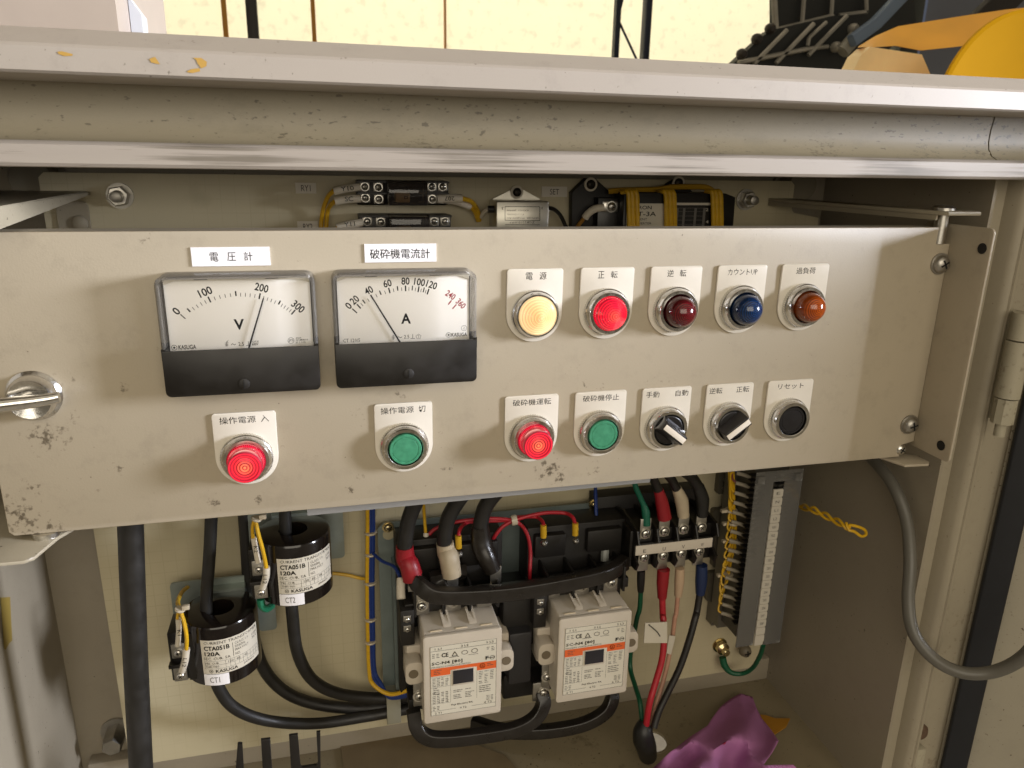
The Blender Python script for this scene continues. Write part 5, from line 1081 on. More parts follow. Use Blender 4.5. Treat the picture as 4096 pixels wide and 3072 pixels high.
for k in range(npole + 1):
    z = Zt - 0.0095 - k * (Zt - Zb - 0.03) / npole
    b.box(X0_ + 0.003, X0_ + 0.021, 0.1120, 0.119, z - 0.0006, z + 0.0006, black_matt); b.box(X1_ - 0.020, X1_ - 0.003, 0.1120, 0.119, z - 0.0006, z + 0.0006, black_matt)
b.build('pole_barriers', TS)
b = MB()
b.box(X0_, X0_ + 0.0205, Yf, Yf + 0.0012, Zb, Zt - 0.012, smoke); b.box(X1_ - 0.0205, X1_, Yf, Yf + 0.0012, Zb - 0.002, Zt - 0.012, smoke)
b.box(X1_ - 0.0012, X1_, Yf + 0.0012, 0.155, Zb, Zt - 0.012, smoke); b.box(X0_, X1_, Yf, Yf + 0.0012, Zt - 0.0118, Zt, smoke)
for xx, yy, zz_ in ((X0_ + 0.005, Yf - 0.0005, Zt - 0.008), (X1_ - 0.006, Yf - 0.0005, Zt - 0.008)): b.box(xx - 0.004, xx + 0.004, yy - 0.002, yy, zz_ - 0.004, zz_ + 0.004, smoke)
b.build('smoked_cover', TS)
b = MB(); x0m, x1m = X0_ + 0.0215, X1_ - 0.0215
nm = 19
for k in range(nm):
    z1_ = Zt - 0.020 - k * 0.0096; z0_ = z1_ - 0.0090; e = 0.0010
    b.prism([(x0m, z0_ + e), (x0m, z1_ - e), (x0m + e, z1_), (x1m - e, z1_), (x1m, z1_ - e), (x1m, z0_ + e), (x1m - e, z0_), (x0m + e, z0_)][::-1], Yf - 0.0012, Yf + 0.001, mat('number marker', 'bdb7aa', 0.4))
b.box(x0m + 0.0005, x1m - 0.0005, Yf - 0.0004, Yf + 0.0012, Zb - 0.001, Zt - 0.02, MATS['number marker'])
mk = b.build('marker_strip', TS, smooth=0)
b = MB()
for k in range(nm - 2):
    z = Zt - 0.0245 - k * 0.0096; put_text(b, ['E', 'N', 'L1', 'L2', '101', '102', '103', '104', '105', '201', '202', '203', '204', '205', '206', '207', '208'][k], ((x0m + x1m) / 2, Yf - 0.0014, z), 0.0042, 0.0030, grey_ink, rot=-0.0)
b.build('lettering', TS, smooth=0).parent = mk
# wires fanning into the strip
gy = 'yellow control wires fanning into the terminal strip'
bundle = [(1290, -40), (1290, 120), (1300, 300), (1312, 480), (1315, 640), (1290, 780), (1255, 950), (1235, 1060), (1240, 1180)]
NWR = 16
def bund(z, off):
    B = [zt_(x, y, 0.136) for x, y in bundle]
    for p_, q_ in zip(B[:-1], B[1:]):
        if q_.z <= z <= p_.z: return p_.lerp(q_, (p_.z - z) / (p_.z - q_.z)) + off
    return (B[0] if z > B[0].z else B[-1]) + off
ords = 'first second third fourth fifth sixth seventh eighth ninth tenth eleventh twelfth thirteenth fourteenth'.split()
for k in range(NWR):
    zt2 = Zt - 0.016 - k * 0.0112
    ytip = Vector((X0_ + 0.009, 0.124, zt2)); pre = ytip + Vector((-0.0105, 0.004, 0.003))
    off = Vector((rnd.uniform(-0.0035, 0.0035), rnd.uniform(-0.003, 0.003), 0))
    ztop = zt_(1290, -40, 0.136).z; lv = pre.z + 0.020
    pts = []; z = ztop
    while z > lv: pts.append(bund(z, off + Vector((rnd.uniform(-0.0006, 0.0006), 0, 0)))); z -= 0.022
    pts += [bund(lv, off) if lv < ztop else bund(ztop, off)]
    if k > 10: pts[-1].x -= 0.004
    pts += [pre + Vector((-0.005, 0.004, 0.004)), pre]
    col_ = yel_wire if k not in (0, 1) else (blue_wire if k == 0 else mat('maroon wire', '6b1c1c', 0.45))
    lab = ('blue wire entering the top of the terminal strip' if k == 0 else 'dark red wire entering the top of the terminal strip') if k < 2 else 'yellow wire with pale sleeve entering the side of the terminal strip, ' + ords[k - 2] + ' from the top'
    T = thing('control_wire', lab, 'wire', tuple(pts[0]), gy if k > 1 else 'coloured wires at the terminal strip')
    b = MB(); b.tube(pts, 0.0011, col_, 7, sub=5); b.build('wire_run', T)
    b = MB(); b.tube([pre + Vector((-0.003, 0.001, 0.001)), (pre + ytip) / 2 + Vector((0, 0, 0.0005)), ytip], 0.0021, mat('grey marker sleeve', '948b79', 0.5), 9); b.build('marker_tube', T)
for (x, y) in ((1290, 345), (1305, 470), (1300, 640), (1250, 975)):
    b = MB(); p = zt_(x, y, 0.136); b.lathe([(0.0062, -0.0012), (0.0068, 0), (0.0062, 0.0012)], p, (0, 0, 1), tie_m, 14); b.box(p.x - 0.012, p.x - 0.005, p.y - 0.002, p.y + 0.002, p.z - 0.0015, p.z + 0.0015, tie_m); b.build('cable_tie', None, 'nylon tie round the yellow bundle by the terminal strip, ' + {345: 'topmost', 470: 'second from the top', 640: 'third from the top', 975: 'lowest'}[y], 'cable tie', 'nylon ties on the yellow bundle')
# small grey saddles left of the strip
for px, py, px2, py2, lab in ((1065, 960, 1200, 1215, 'small grey saddle plate with two holes left of the terminal strip'), (1110, 340, 1290, 580, 'dark grey saddle plate between terminal block and strip, upper one'), (1130, 590, 1290, 880, 'dark grey saddle plate between terminal block and strip, below the upper one'), (1165, -20, 1250, 175, 'grey saddle plate just under the panel edge beside the yellow bundle')):
    p = zt_(px, py, 0.174); q2 = zt_(px2, py2, 0.174)
    def fsad(b):
        b.prism(rr_pts(p.x, q2.x, min(p.z, q2.z), max(p.z, q2.z), 0.003), 0.172, 0.1795, mat('saddle', '5d584b', 0.5, 0.2))
        for k in (0.3, 0.72): b.lathe([(0.0022, 0), (0.0018, 0.0008)], ((p.x + q2.x) / 2, 0.1719, p.z + (q2.z - p.z) * k), (0, -1, 0), steel_dull, 12)
    single('saddle_plate', lab, 'bracket', fsad, 'grey saddle plates on the mounting plate')
# earth bolt and green wire
c = z6(1235, 390, 0.165)
def eb(b): hexbolt(b, (c.x, 0.1798, c.z), (0, -1, 0), 0.0075, brass_zn, 1.25, 0.008); b.lathe([(0.0078, 0.008), (0.0078, 0.0095), (0.0065, 0.0105), (0.0045, 0.012), (0.0045, 0.0175), (0.0035, 0.0185)], (c.x, 0.1798, c.z), (0, -1, 0), brass_zn, 24)
single('earth_bolt', 'brassy earth bolt low on the mounting plate with a green wire under it', 'bolt', eb)
single('earth_wire', 'green earth wire looping from the brassy bolt to the terminal strip', 'wire', lambda b: b.tube([z6(1205, 440, 0.168), z6(1225, 520, 0.165), z6(1290, 590, 0.16), z6(1400, 600, 0.155), z6(1500, 545, 0.145), z6(1570, 430, 0.13), z6(1605, 320, 0.12)], [0.0042, 0.0042, 0.003, 0.0026, 0.0026, 0.0026, 0.0026], green_wire, 12))
single('rail_screw', 'dull round screw head below the foot of the terminal strip', 'screw', lambda b: screw(b, z6(1420, 370, 0.168), (0, -1, 0), 0.0075, mat('painted screw', '6e6553', 0.5), h=0.008))
# twisted yellow pair sticking out right of the strip
zt7 = Zm(2696, 2022, 1.58)
def twist(ph):
    P = []; C_ = [zt7(800, 5, 0.12), zt7(880, 25, 0.09), zt7(980, 75, 0.07), zt7(1080, 125, 0.05), zt7(1110, 140, 0.045)]
    n = 26
    for i in range(n + 1):
        t = i / n * (len(C_) - 1); j = min(int(t), len(C_) - 2); p = C_[j].lerp(C_[j + 1], t - j)
        a = ph + t * 4.2; P.append(p + Vector((0.0012 * math.cos(a), 0.0012 * math.sin(a), 0.0026 * math.sin(a))))
    return P
def tw(b):
    a = twist(0); c = twist(PI); loop = [zt7(1140, 165, 0.043), zt7(1185, 195, 0.042), zt7(1215, 180, 0.042), zt7(1200, 150, 0.042), zt7(1150, 130, 0.043)]
    b.tube(a + loop + c[::-1], 0.0015, yel_wire, 7, sub=3)
single('twisted_wire', 'twisted yellow wire pair with a looped end against the right wall', 'wire', tw)
# grey cable drooping to the door
single('door_cable', 'thick grey cable drooping from behind the panel over the jamb to the door', 'cable', lambda b: b.tube([O(1850, 960, 0.10), O(1890, 998, 0.06), O(1930, 1050, 0.03), O(1957, 1120, 0.01), O(1966, 1210, -0.01), O(1962, 1300, -0.022), O(1975, 1370, -0.035), O(2020, 1425, -0.05), O(2080, 1453, -0.062), O(2150, 1450, -0.075), O(2215, 1415, -0.09), O(2270, 1340, -0.105)], 0.0056, mat('grey cable', '5d5a52', 0.42, var=0.06, vscale=60), 20, sub=8))

# ------------------------------------------------------------------ top row devices
zr1 = Zm(1100, 650, 2.212); zs = Zm(2100, 650, 2.212)
for (bx, s, lab) in (((178, 367, 178, 275), 'RY1', 'small white tape label reading RY1'), ((195, 385, 520, 617), 'RY2', 'small white tape label reading RY2, half hidden by the panel')):
    p = zr1(bx[0], bx[2], 0.1792); q2 = zr1(bx[1], bx[3], 0.1792); b = MB(); b.box(p.x, q2.x, 0.1790, 0.1799, q2.z, p.z, mat('dim tape', 'd6d0c4', 0.5)); put_text(b, s, ((p.x + q2.x) / 2, 0.1789, (p.z + q2.z) / 2), (q2.x - p.x) * 0.45, (p.z - q2.z) * 0.58, grey_ink); b.build('tape_label', None, lab, 'label', 'small tape labels on the mounting plate', smooth=0)
p = zs(150, 212, 0.1792); q2 = zs(370, 305, 0.1792); b = MB(); b.box(p.x, q2.x, 0.1790, 0.1799, q2.z, p.z, MATS['dim tape']); put_text(b, 'SET', ((p.x + q2.x) / 2, 0.1789, (p.z + q2.z) / 2), (q2.x - p.x) * 0.36, (p.z - q2.z) * 0.55, grey_ink); b.build('tape_label', None, 'small white tape label reading SET', 'label', 'small tape labels on the mounting plate', smooth=0)
smoke2 = clear('smoked relay cover', tint=(0.55, 0.5, 0.45, 1), gloss=0.12, rough=0.05, haze=0.10, hazecol=(0.25, 0.22, 0.2, 1))
def relay(dx, dy, lab, full=True):
    zz = lambda x, y, Y: zr1(x + dx, y + dy, Y)
    p = zz(725, 160, 0.150); q2 = zz(1540, 385, 0.150)
    T = thing('relay', lab, 'relay', ((p.x + q2.x) / 2, 0.18, q2.z), 'relays in black sockets')
    b = MB(); b.box(p.x, q2.x, 0.160, 0.1795, q2.z, p.z, black_pl, 0.001); zm = (p.z + q2.z) / 2
    for x0_, x1_ in ((p.x, zz(985, 250, 0.15).x), (zz(1345, 250, 0.15).x, q2.x)):
        b.box(x0_, x1_, 0.1535, 0.165, q2.z + 0.001, p.z - 0.001, black_pl, 0.0006); b.box(x0_, x1_, 0.148, 0.165, zm - 0.0007, zm + 0.0007, black_pl); b.box(x0_, x1_, 0.148, 0.165, p.z - 0.0016, p.z, black_pl)
    b.build('socket', T)
    for sx_, sy_ in ((795, 215), (915, 220), (800, 315), (920, 325), (1390, 215), (1485, 215), (1395, 325), (1480, 325)):
        b = MB(); c = zz(sx_, sy_, 0.150); b.box(c.x - 0.0042, c.x + 0.0042, 0.1515, 0.154, c.z - 0.0038, c.z + 0.0038, steel_dull, 0.0004); screw(b, (c.x, 0.1514, c.z), (0, -1, 0), 0.0030, steel, washer=0.0037, h=0.002); b.build('terminal_screw', T)
    p1 = zz(1000, 175, 0.135); q1 = zz(1350, 380, 0.135); b = MB(); b.box(p1.x, q1.x, 0.133, 0.160, q1.z, p1.z, smoke2, 0.0008); cv = b.build('clear_cover', T)
    b = MB(); a0_ = zz(1065, 262, 0.142); a1_ = zz(1195, 355, 0.142); b.box(a0_.x, a1_.x, 0.1405, 0.158, a1_.z, a0_.z, mat('relay coil', 'c4a878', 0.5), 0.0012)
    b.box(a0_.x + 0.007, a1_.x - 0.002, 0.1400, 0.1404, a1_.z + 0.003, a0_.z - 0.003, mat('coil mark', '5a4630', 0.5)); b.box(a0_.x + 0.0078, a1_.x - 0.0028, 0.1398, 0.14, a1_.z + 0.0037, a0_.z - 0.0037, MATS['relay coil']); b.build('coil', T).parent = cv
    for dz_ in (270, 350):
        b = MB(); c0 = zz(1270, dz_, 0.145); c1 = zz(1345, dz_, 0.145); b.cyl((c0.x, 0.146, c0.z), (c1.x, 0.146, c0.z), 0.0006, brass_zn, 8); b.build('contact_blade', T).parent = cv
relay(0, 0, 'upper relay under a clear smoked cover beside the RY1 label'); relay(22, 308, 'lower relay beside the RY2 label, mostly hidden by the panel')
zq1 = lambda x, y, Y=0.148: zr1(x, y, Y)
wire('yellow wire with sleeve Y10 on the left of the upper relay', [zq1(520, 250), zq1(470, 300, 0.155), zq1(430, 400, 0.165), zq1(412, 500, 0.17), zq1(405, 620, 0.17)], 0.0019, yel_wire, [[zq1(755, 215), zq1(620, 232), zq1(520, 255)]], texts=[('Y10', zq1(640, 230, 0.1440), 0.0105, 0.0038, 0.10)])
wire('yellow wire with sleeve SC on the left of the upper relay', [zq1(530, 345), zq1(490, 380, 0.158), zq1(465, 440, 0.168), zq1(450, 620, 0.17)], 0.0019, yel_wire, [[zq1(757, 318), zq1(640, 325), zq1(530, 345)]], texts=[('SC', zq1(655, 322, 0.1440), 0.0068, 0.0038, 0.03)])
wire('yellow wire with sleeve Y11 on the left of the lower relay', [zq1(560, 575), zq1(500, 640, 0.16)], 0.0019, yel_wire, [[zq1(775, 530), zq1(660, 548), zq1(550, 575)]], texts=[('Y11', zq1(660, 546, 0.1440), 0.0088, 0.0038, 0.12)])
wire('yellow wire with sleeve 207 on the right of the upper relay', [zq1(1650, 318), zq1(1735, 345, 0.155), zq1(1790, 420, 0.168), zq1(1808, 515, 0.175)], 0.0021, yel_wire, [[zq1(1435, 322), zq1(1550, 318), zq1(1655, 320)]], texts=[('207', zq1(1545, 318, 0.1440), 0.0085, 0.0036, PI)])
wire('second yellow wire curving down behind the 207 sleeve', [zq1(1640, 350, 0.158), zq1(1725, 390, 0.162), zq1(1775, 450, 0.17), zq1(1795, 515, 0.176)], 0.0019, yel_wire, [[zq1(1510, 335, 0.155), zq1(1600, 342, 0.155), zq1(1725, 388, 0.16)]])
# noise filter
NF = thing('noise_filter', 'silver metal noise filter can with a triangular ear, printed upside down', 'noise filter', (zr1(2120, 600, 0.15).x, 0.18, -0.09))
zn = Zm(1300, 0, 1.58)
p = zn(1085, 1272, 0.150); q2 = zn(1410, 1500, 0.150)
can = mat('tinned can', (0.55, 0.53, 0.47, 1), 0.33, 1.0, var=0.06, vscale=40, rvar=0.05)
b = MB(); b.box(p.x, q2.x, 0.150, 0.1795, p.z - 0.045, p.z, can, 0.0012); b.build('case', NF)
b = MB(); e = [zn(1062, 1257, 0.176), zn(1210, 1185, 0.176), zn(1228, 1186, 0.176), zn(1358, 1257, 0.176)]; b.prism([(v.x, v.z) for v in e] + [(e[3].x, p.z - 0.002), (e[0].x, p.z - 0.002)], 0.1765, 0.1788, can); c = zn(1216, 1215, 0.174); b.lathe([(0.0062, 0), (0.0060, 0.0010)], (c.x, 0.1764, c.z), (0, -1, 0), tube_w, 24); screw(b, (c.x, 0.1752, c.z), (0, -1, 0), 0.0040, mat('dark screw', '3a352d', 0.35, 0.8), h=0.003); b.build('mounting_ear', NF)
b = MB()
def nt_(s, x0_, x1_, y0_, y1_, m=ink):
    a = zn(x0_, y0_, 0.1498); c_ = zn(x1_, y1_, 0.1498); put_text(b, s, (a + c_) / 2, abs(c_.x - a.x), abs(a.z - c_.z), m, rot=PI)
nt_('3', 1117, 1128, 1308, 1325); nt_('2', 1368, 1378, 1308, 1322); nt_('KX1021  JAPAN', 1150, 1285, 1322, 1335, grey_ink); nt_('F ------50/60Hz', 1150, 1255, 1350, 1360, grey_ink); nt_('250V-3A  TU-250V AC', 1150, 1350, 1373, 1384, grey_ink); nt_('ZGB2203-01U', 1170, 1325, 1398, 1412)
def ln2(x0_, y0_, x1_, y1_):
    a = zn(x0_, y0_, 0.1498); c_ = zn(x1_, y1_, 0.1498); d = (c_ - a).normalized(); s = Vector((d.z, 0, -d.x)) * 0.00022; b.quad(a + s, c_ + s, c_ - s, a - s, ink)
for a_ in ((1138, 1305, 1358, 1307), (1138, 1392, 1358, 1394), (1138, 1305, 1138, 1392), (1358, 1307, 1358, 1394), (1138, 1420, 1358, 1421)): ln2(*a_)
b.build('case_printing', NF, smooth=0)
for pp, m_, nm_ in (((1045, 1322), tube_w, 'white'), ((1420, 1315), black_rub, 'black'), ((1045, 1432), black_rub, 'k')):
    if nm_ == 'white': single('filter_lead', 'short white lead entering the left side of the silver filter can', 'wire', lambda b: (b.tube([zn(1085, 1322, 0.16), zn(1030, 1322, 0.16)], 0.0032, black_pl, 12), b.tube([zn(1030, 1322, 0.16), zn(1005, 1340, 0.165), zn(985, 1372, 0.172)], 0.0017, tube_w, 8)))
    if nm_ == 'black': single('filter_lead', 'black lead curving down from the right side of the silver filter can', 'wire', lambda b: b.tube([zn(1408, 1312, 0.16), zn(1450, 1325, 0.16), zn(1490, 1365, 0.165), zn(1525, 1440, 0.17)], 0.0019, black_pl, 8))
# current converter
CV = thing('current_converter', 'black current converter with white and dark labels wrapped by yellow wire turns', 'converter', (zs(1100, 560, 0.15).x, 0.18, -0.10))
b = MB(); o_ = [(405, 700), (410, 265), (510, 165), (540, 140), (620, 140), (665, 185), (755, 268), (1250, 262), (1262, 190), (1330, 150), (1395, 150), (1420, 200), (1480, 262), (1700, 290), (1700, 700)]
P = [zs(x, y, 0.172) for x, y in o_]; b.prism([(v.x, v.z) for v in P][::-1], 0.170, 0.1795, black_matt, bev=0.0008)
p = zs(880, 262, 0.145); q2 = zs(1735, 700, 0.145); b.prism([(p.x, -0.10), (p.x, p.z - 0.001), (p.x + 0.003, p.z), (q2.x, p.z - 0.0005), (zs(1840, 310, 0.150).x, p.z - 0.004), (zs(1830, 560, 0.15).x, -0.10)][::-1], 0.145, 0.172, black_pl, bev=0.0008)
b.box(zs(660, 320, 0.155).x, zs(880, 320, 0.155).x, 0.158, 0.172, -0.10, zs(700, 315, 0.155).z, black_pl, 0.0008); b.build('housing', CV)
for px, py in ((585, 195), (1362, 180)):
    b = MB(); c = zs(px, py, 0.168); b.lathe([(0.0065, 0), (0.0063, 0.0014), (0.0050, 0.0014)], (c.x, 0.1698, c.z), (0, -1, 0), tube_w, 26); screw(b, (c.x, 0.169, c.z), (0, -1, 0), 0.0045, MATS['dark screw'], h=0.0028); b.build('mounting_screw', CV)
b = MB(); c = zs(765, 392, 0.155); b.box(zs(690, 400, 0.155).x, zs(825, 400, 0.155).x, 0.1555, 0.1582, zs(760, 440, 0.155).z, zs(760, 345, 0.155).z, steel, 0.0005); screw(b, (c.x, 0.1554, c.z), (0, -1, 0), 0.0042, steel, washer=0.0052, h=0.0025); b.build('terminal_screw', CV)
def lab_(x0_, x1_, y0_, y1_, m, Y=0.1448): a = zs(x0_, y0_, Y); c_ = zs(x1_, y1_, Y); b.quad(Vector((a.x, Y, a.z)), Vector((a.x, Y, c_.z)), Vector((c_.x, Y, c_.z)), Vector((c_.x, Y, a.z)), m)
b = MB(); lab_(905, 1230, 362, 640, cream_w); lab_(1330, 1650, 356, 378, cream_w); lb = b.build('label', CV, smooth=0)
b = MB()
def ct_(s, x0_, x1_, y0_, y1_, bo=0.0, m=ink): a = zs(x0_, y0_, 0.1446); c_ = zs(x1_, y1_, 0.1446); put_text(b, s, (a + c_) / 2, c_.x - a.x, a.z - c_.z, m, bold=bo)
ct_('OMRON', 915, 1120, 382, 415, 0.01); ct_('SET-3A', 925, 1158, 435, 475, 0.01); ct_('CURRENT', 930, 1080, 492, 512); ct_('CONVERTER', 930, 1118, 528, 548)
ct_('2', 1600, 1622, 405, 430, m=cream_w); ct_('4', 1600, 1622, 512, 537, m=cream_w)
lt = mat('grey table line', '6a6660', 0.5)
for y_ in (402, 432, 472, 508, 545): lab_(1340, 1580, y_, y_ + 3, lt, 0.1446)
for x_ in (1340, 1400, 1500, 1578): lab_(x_, x_ + 3, 402, 620, lt, 0.1446)
b.build('lettering', CV, smooth=0).parent = lb
for gi, xs_ in enumerate(((918, 950, 988), (1248, 1283, 1318), (1662, 1695, 1730))):
    for k, x in enumerate(xs_):
        dx = 8 * k
        wire('yellow wire wrapped round the converter in the ' + ('left', 'middle', 'right')[gi] + ' group of turns, ' + ('left', 'middle', 'right')[k] + ' strand', [zs(x - 60, 262, 0.150), zs(x - 18, 256, 0.1432), zs(x, 290, 0.1415), zs(x + 4, 400, 0.1412), zs(x + 6, 520, 0.1412), zs(x + 6, 700, 0.1414)], 0.0024, yel_wire, group='yellow wire turns round the current converter')
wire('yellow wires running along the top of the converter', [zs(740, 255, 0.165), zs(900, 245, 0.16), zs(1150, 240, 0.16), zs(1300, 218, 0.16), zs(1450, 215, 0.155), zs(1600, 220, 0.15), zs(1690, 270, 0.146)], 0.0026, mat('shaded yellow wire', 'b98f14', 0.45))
wire('wire with white sleeve on the screw of the converter', [zs(540, 470, 0.16), zs(500, 520, 0.165), zs(450, 590, 0.17)], 0.0020, mat('tan wire', '9c6f24', 0.45), [[zs(700, 398, 0.153), zs(620, 410, 0.155), zs(560, 450, 0.158), zs(530, 490, 0.16)]])

# ------------------------------------------------------------------ things on the cabinet floor
def cloth():
    out = [(1385, 795), (1500, 830), (1535, 930), (1590, 1040), (1680, 1150), (1752, 1255), (1690, 1370), (1640, 1440), (1600, 1500), (1900, 1495), (1960, 1560), (1990, 1750), (300, 1800), (520, 1529), (700, 1370), (880, 1225), (1060, 1110), (1110, 1030), (1180, 930), (1280, 850), (1350, 810)]
    bm = bmesh.new(); c = bm.verts.new((1250, 1350, 0)); vs = [bm.verts.new((x, y, 0)) for x, y in out]
    f = bm.faces.new(vs); bm.verts.remove(c); bmesh.ops.triangulate(bm, faces=[f])
    for _ in range(4): 
        bmesh.ops.subdivide_edges(bm, edges=[e for e in bm.edges if e.calc_length() > 40], cuts=1); bmesh.ops.triangulate(bm, faces=bm.faces[:])
    from mathutils import noise
    r = MB(); ix = {}
    V = []; F = []
    for v in bm.verts:
        x, y = v.co.x, v.co.y; px, py = 2400 + x / 2.4578, 2450 + y / 2.4578
        fy_ = floorY(px, py, -0.634); hgt = max(0, min(1, (y - 780) / 500))
        n1 = noise.noise(Vector((x / 480, y / 260, 0.3))) * 0.030 + abs(noise.noise(Vector((x / 420 + y / 420, y / 600 - x / 600, 5.1)))) * 0.050 + noise.noise(Vector((x / 150, y / 190, 2))) * 0.0025
        Yv = fy_ - 0.006 - 0.030 * hgt + (n1 - 0.012) * 0.5 * (0.35 + hgt); Yv = min(Yv, fy_ - 0.002); ix[v] = len(V); V.append(A(px, py, Yv))
    for f_ in bm.faces: F.append([ix[v] for v in f_.verts])
    bm.free(); r.add(V, F, clothm); o = r.build('cloth', None, 'crumpled purple cloth with red stains on the cabinet floor', 'cloth', smooth=70)
    md = o.modifiers.new('thick', 'SOLIDIFY'); md.thickness = 0.0008; return o
clothm = dirty('purple cloth', 'ad74a4', '8a1020', [], rough=1.0, scale=40, bump=0.15, spec=0.05)
CLO = cloth()
# red stain zones need the cloth's own origin
oc = Vector(CLO['org'])
clothm2 = bpy.data.materials['purple cloth']
st1 = z6(1300, 1265, 0.04) - oc
n_ = clothm2.node_tree.nodes; L_ = clothm2.node_tree.links
tcn = n_.new('ShaderNodeTexCoord'); d_ = n_.new('ShaderNodeVectorMath'); d_.operation = 'DISTANCE'; L_.new(tcn.outputs['Object'], d_.inputs[0]); d_.inputs[1].default_value = st1
nzz = n_.new('ShaderNodeTexNoise'); nzz.inputs['Scale'].default_value = 70; L_.new(tcn.outputs['Object'], nzz.inputs['Vector'])
ad = n_.new('ShaderNodeMath'); ad.operation = 'MULTIPLY_ADD'; L_.new(nzz.outputs[0], ad.inputs[0]); ad.inputs[1].default_value = 0.055; L_.new(d_.outputs['Value'], ad.inputs[2])
mr = n_.new('ShaderNodeMapRange'); mr.inputs[1].default_value = 0.041; mr.inputs[2].default_value = 0.035; L_.new(ad.outputs[0], mr.inputs[0])
bs = n_['Principled BSDF']; src = bs.inputs['Base Color'].links[0].from_socket; mx_ = n_.new('ShaderNodeMix'); mx_.data_type = 'RGBA'; L_.new(mr.outputs[0], mx_.inputs[0]); L_.new(src, mx_.inputs[6]); mx_.inputs[7].default_value = (0.30, 0.01, 0.02, 1); L_.new(mx_.outputs[2], bs.inputs['Base Color'])
P = [(1560, 1000), (1640, 1010), (1720, 1040), (1870, 1040), (1830, 1120), (1700, 1205), (1640, 1180)]
def scrap(b):
    V = [A(2400 + x / 2.4578, 2450 + y / 2.4578, floorY(2400 + x / 2.4578, 2450 + y / 2.4578, -0.634) - 0.001) for x, y in P]; b.add(V + [v + Vector((0, 0, -0.0015)) for v in V], [list(range(7)), list(range(13, 6, -1))] + [[i, (i + 1) % 7, 7 + (i + 1) % 7, 7 + i] for i in range(7)], mat('ochre scrap', '9c6c18', 0.6, var=0.1))
single('paper_scrap', 'ochre yellow scrap poking out behind the purple cloth', 'scrap', scrap)
zf = Zm(900, 2600, 2.765)
def comb(b):
    Yc = 0.045; P = [(110, 1420), (140, 1030), (160, 1025), (192, 1028), (215, 1420), (425, 1420), (398, 985), (500, 975), (528, 1420), (738, 1420), (708, 938), (805, 925), (835, 1270), (850, 1288), (1010, 1265), (1028, 1240), (1010, 903), (1055, 897), (1058, 1420), (1040, 1700), (110, 1700)]
    V = [zf(x, y, Yc) for x, y in P]; b.prism([(v.x, v.z) for v in V][::-1], Yc - 0.0015, Yc + 0.0015, black_pl, bev=0.0003)
single('plastic_comb', 'black plastic piece with four upright prongs standing at the cabinet front', 'comb', comb)
def sheet(b):
    P = [(1356, 2934), (1500, 2922), (1690, 2925), (1860, 2960), (2020, 3020), (2100, 3110), (1380, 3110)]
    V = [A(x, y, floorY(x, y, -0.634)) for x, y in P]; b.add(V + [v + Vector((0, 0, -0.003)) for v in V], [list(range(7)), list(range(13, 6, -1))] + [[i, (i + 1) % 7, 7 + (i + 1) % 7, 7 + i] for i in range(7)], mat('brown card', '6f6046', 0.7, var=0.15, vscale=20))
single('card_sheet', 'brown sheet lying on the cabinet floor under the left contactor', 'card', sheet)
# ------------------------------------------------------------------ beyond the cabinet
BG = MB(); wallt = bpy.data.materials.new('translucent sheet'); wallt.use_nodes = True; n_ = wallt.node_tree.nodes; L_ = wallt.node_tree.links; n_.remove(n_['Principled BSDF'])
tr = n_.new('ShaderNodeBsdfTranslucent'); df = n_.new('ShaderNodeBsdfDiffuse'); mx = n_.new('ShaderNodeMixShader'); mx.inputs[0].default_value = 0.35
tcn = n_.new('ShaderNodeTexCoord'); nz = n_.new('ShaderNodeTexNoise'); nz.inputs['Scale'].default_value = 19; nz.inputs['Detail'].default_value = 5; L_.new(tcn.outputs['Object'], nz.inputs['Vector'])
r_ = n_.new('ShaderNodeValToRGB'); r_.color_ramp.elements[0].position = 0.33; r_.color_ramp.elements[0].color = (0.77, 0.74, 0.62, 1); r_.color_ramp.elements[1].position = 0.44; r_.color_ramp.elements[1].color = (0.88, 0.84, 0.70, 1)
L_.new(nz.outputs[0], r_.inputs[0]); L_.new(r_.outputs[0], tr.inputs[0]); L_.new(r_.outputs[0], df.inputs[0]); L_.new(tr.outputs[0], mx.inputs[1]); L_.new(df.outputs[0], mx.inputs[2]); L_.new(mx.outputs[0], n_['Material Output'].inputs[0])
YW = 4.0
zo = lambda x, y, Y=YW: O(x, y, Y)
b = MB(); x = -2.2; xr = O(1980, 40, YW).x + 1.6
edges = [-2.4] + [zo(962, 40).x] + [xr]
for i in range(2):
    b.box(edges[i] + 0.006, edges[i + 1] - 0.006, YW, YW + 0.012, -1.4, 2.6, wallt)
b.build('translucent_wall', None, 'bright cream translucent sheet wall behind the cabinet, speckled with grime', 'wall', smooth=0)
orm = mat('amber strip', 'b57a12', 0.5)
for x, lab, wd, m_ in ((485, 'amber vertical strip on the sheet wall, left of the dark post', 0.024, orm), (677, 'amber vertical strip on the sheet wall, right of the dark post', 0.022, orm), (962, 'thin orange joint strip between the two wall sheets', 0.010, mat('orange joint', 'c58a4a', 0.5))):
    p = zo(x, 40, YW - 0.03); single('wall_strip', lab, 'strip', lambda b: b.box(p.x - wd / 2, p.x + wd / 2, YW - 0.03, YW - 0.005, -1.4, 2.6, m_), 'vertical strips on the sheet wall')
dk = mat('dark steel post', '2a2522', 0.5, 0.3, var=0.3, vscale=20, stretch=(8, 8, 0.5)); dkb = mat('blue black steel', '1f2636', 0.45, 0.3)
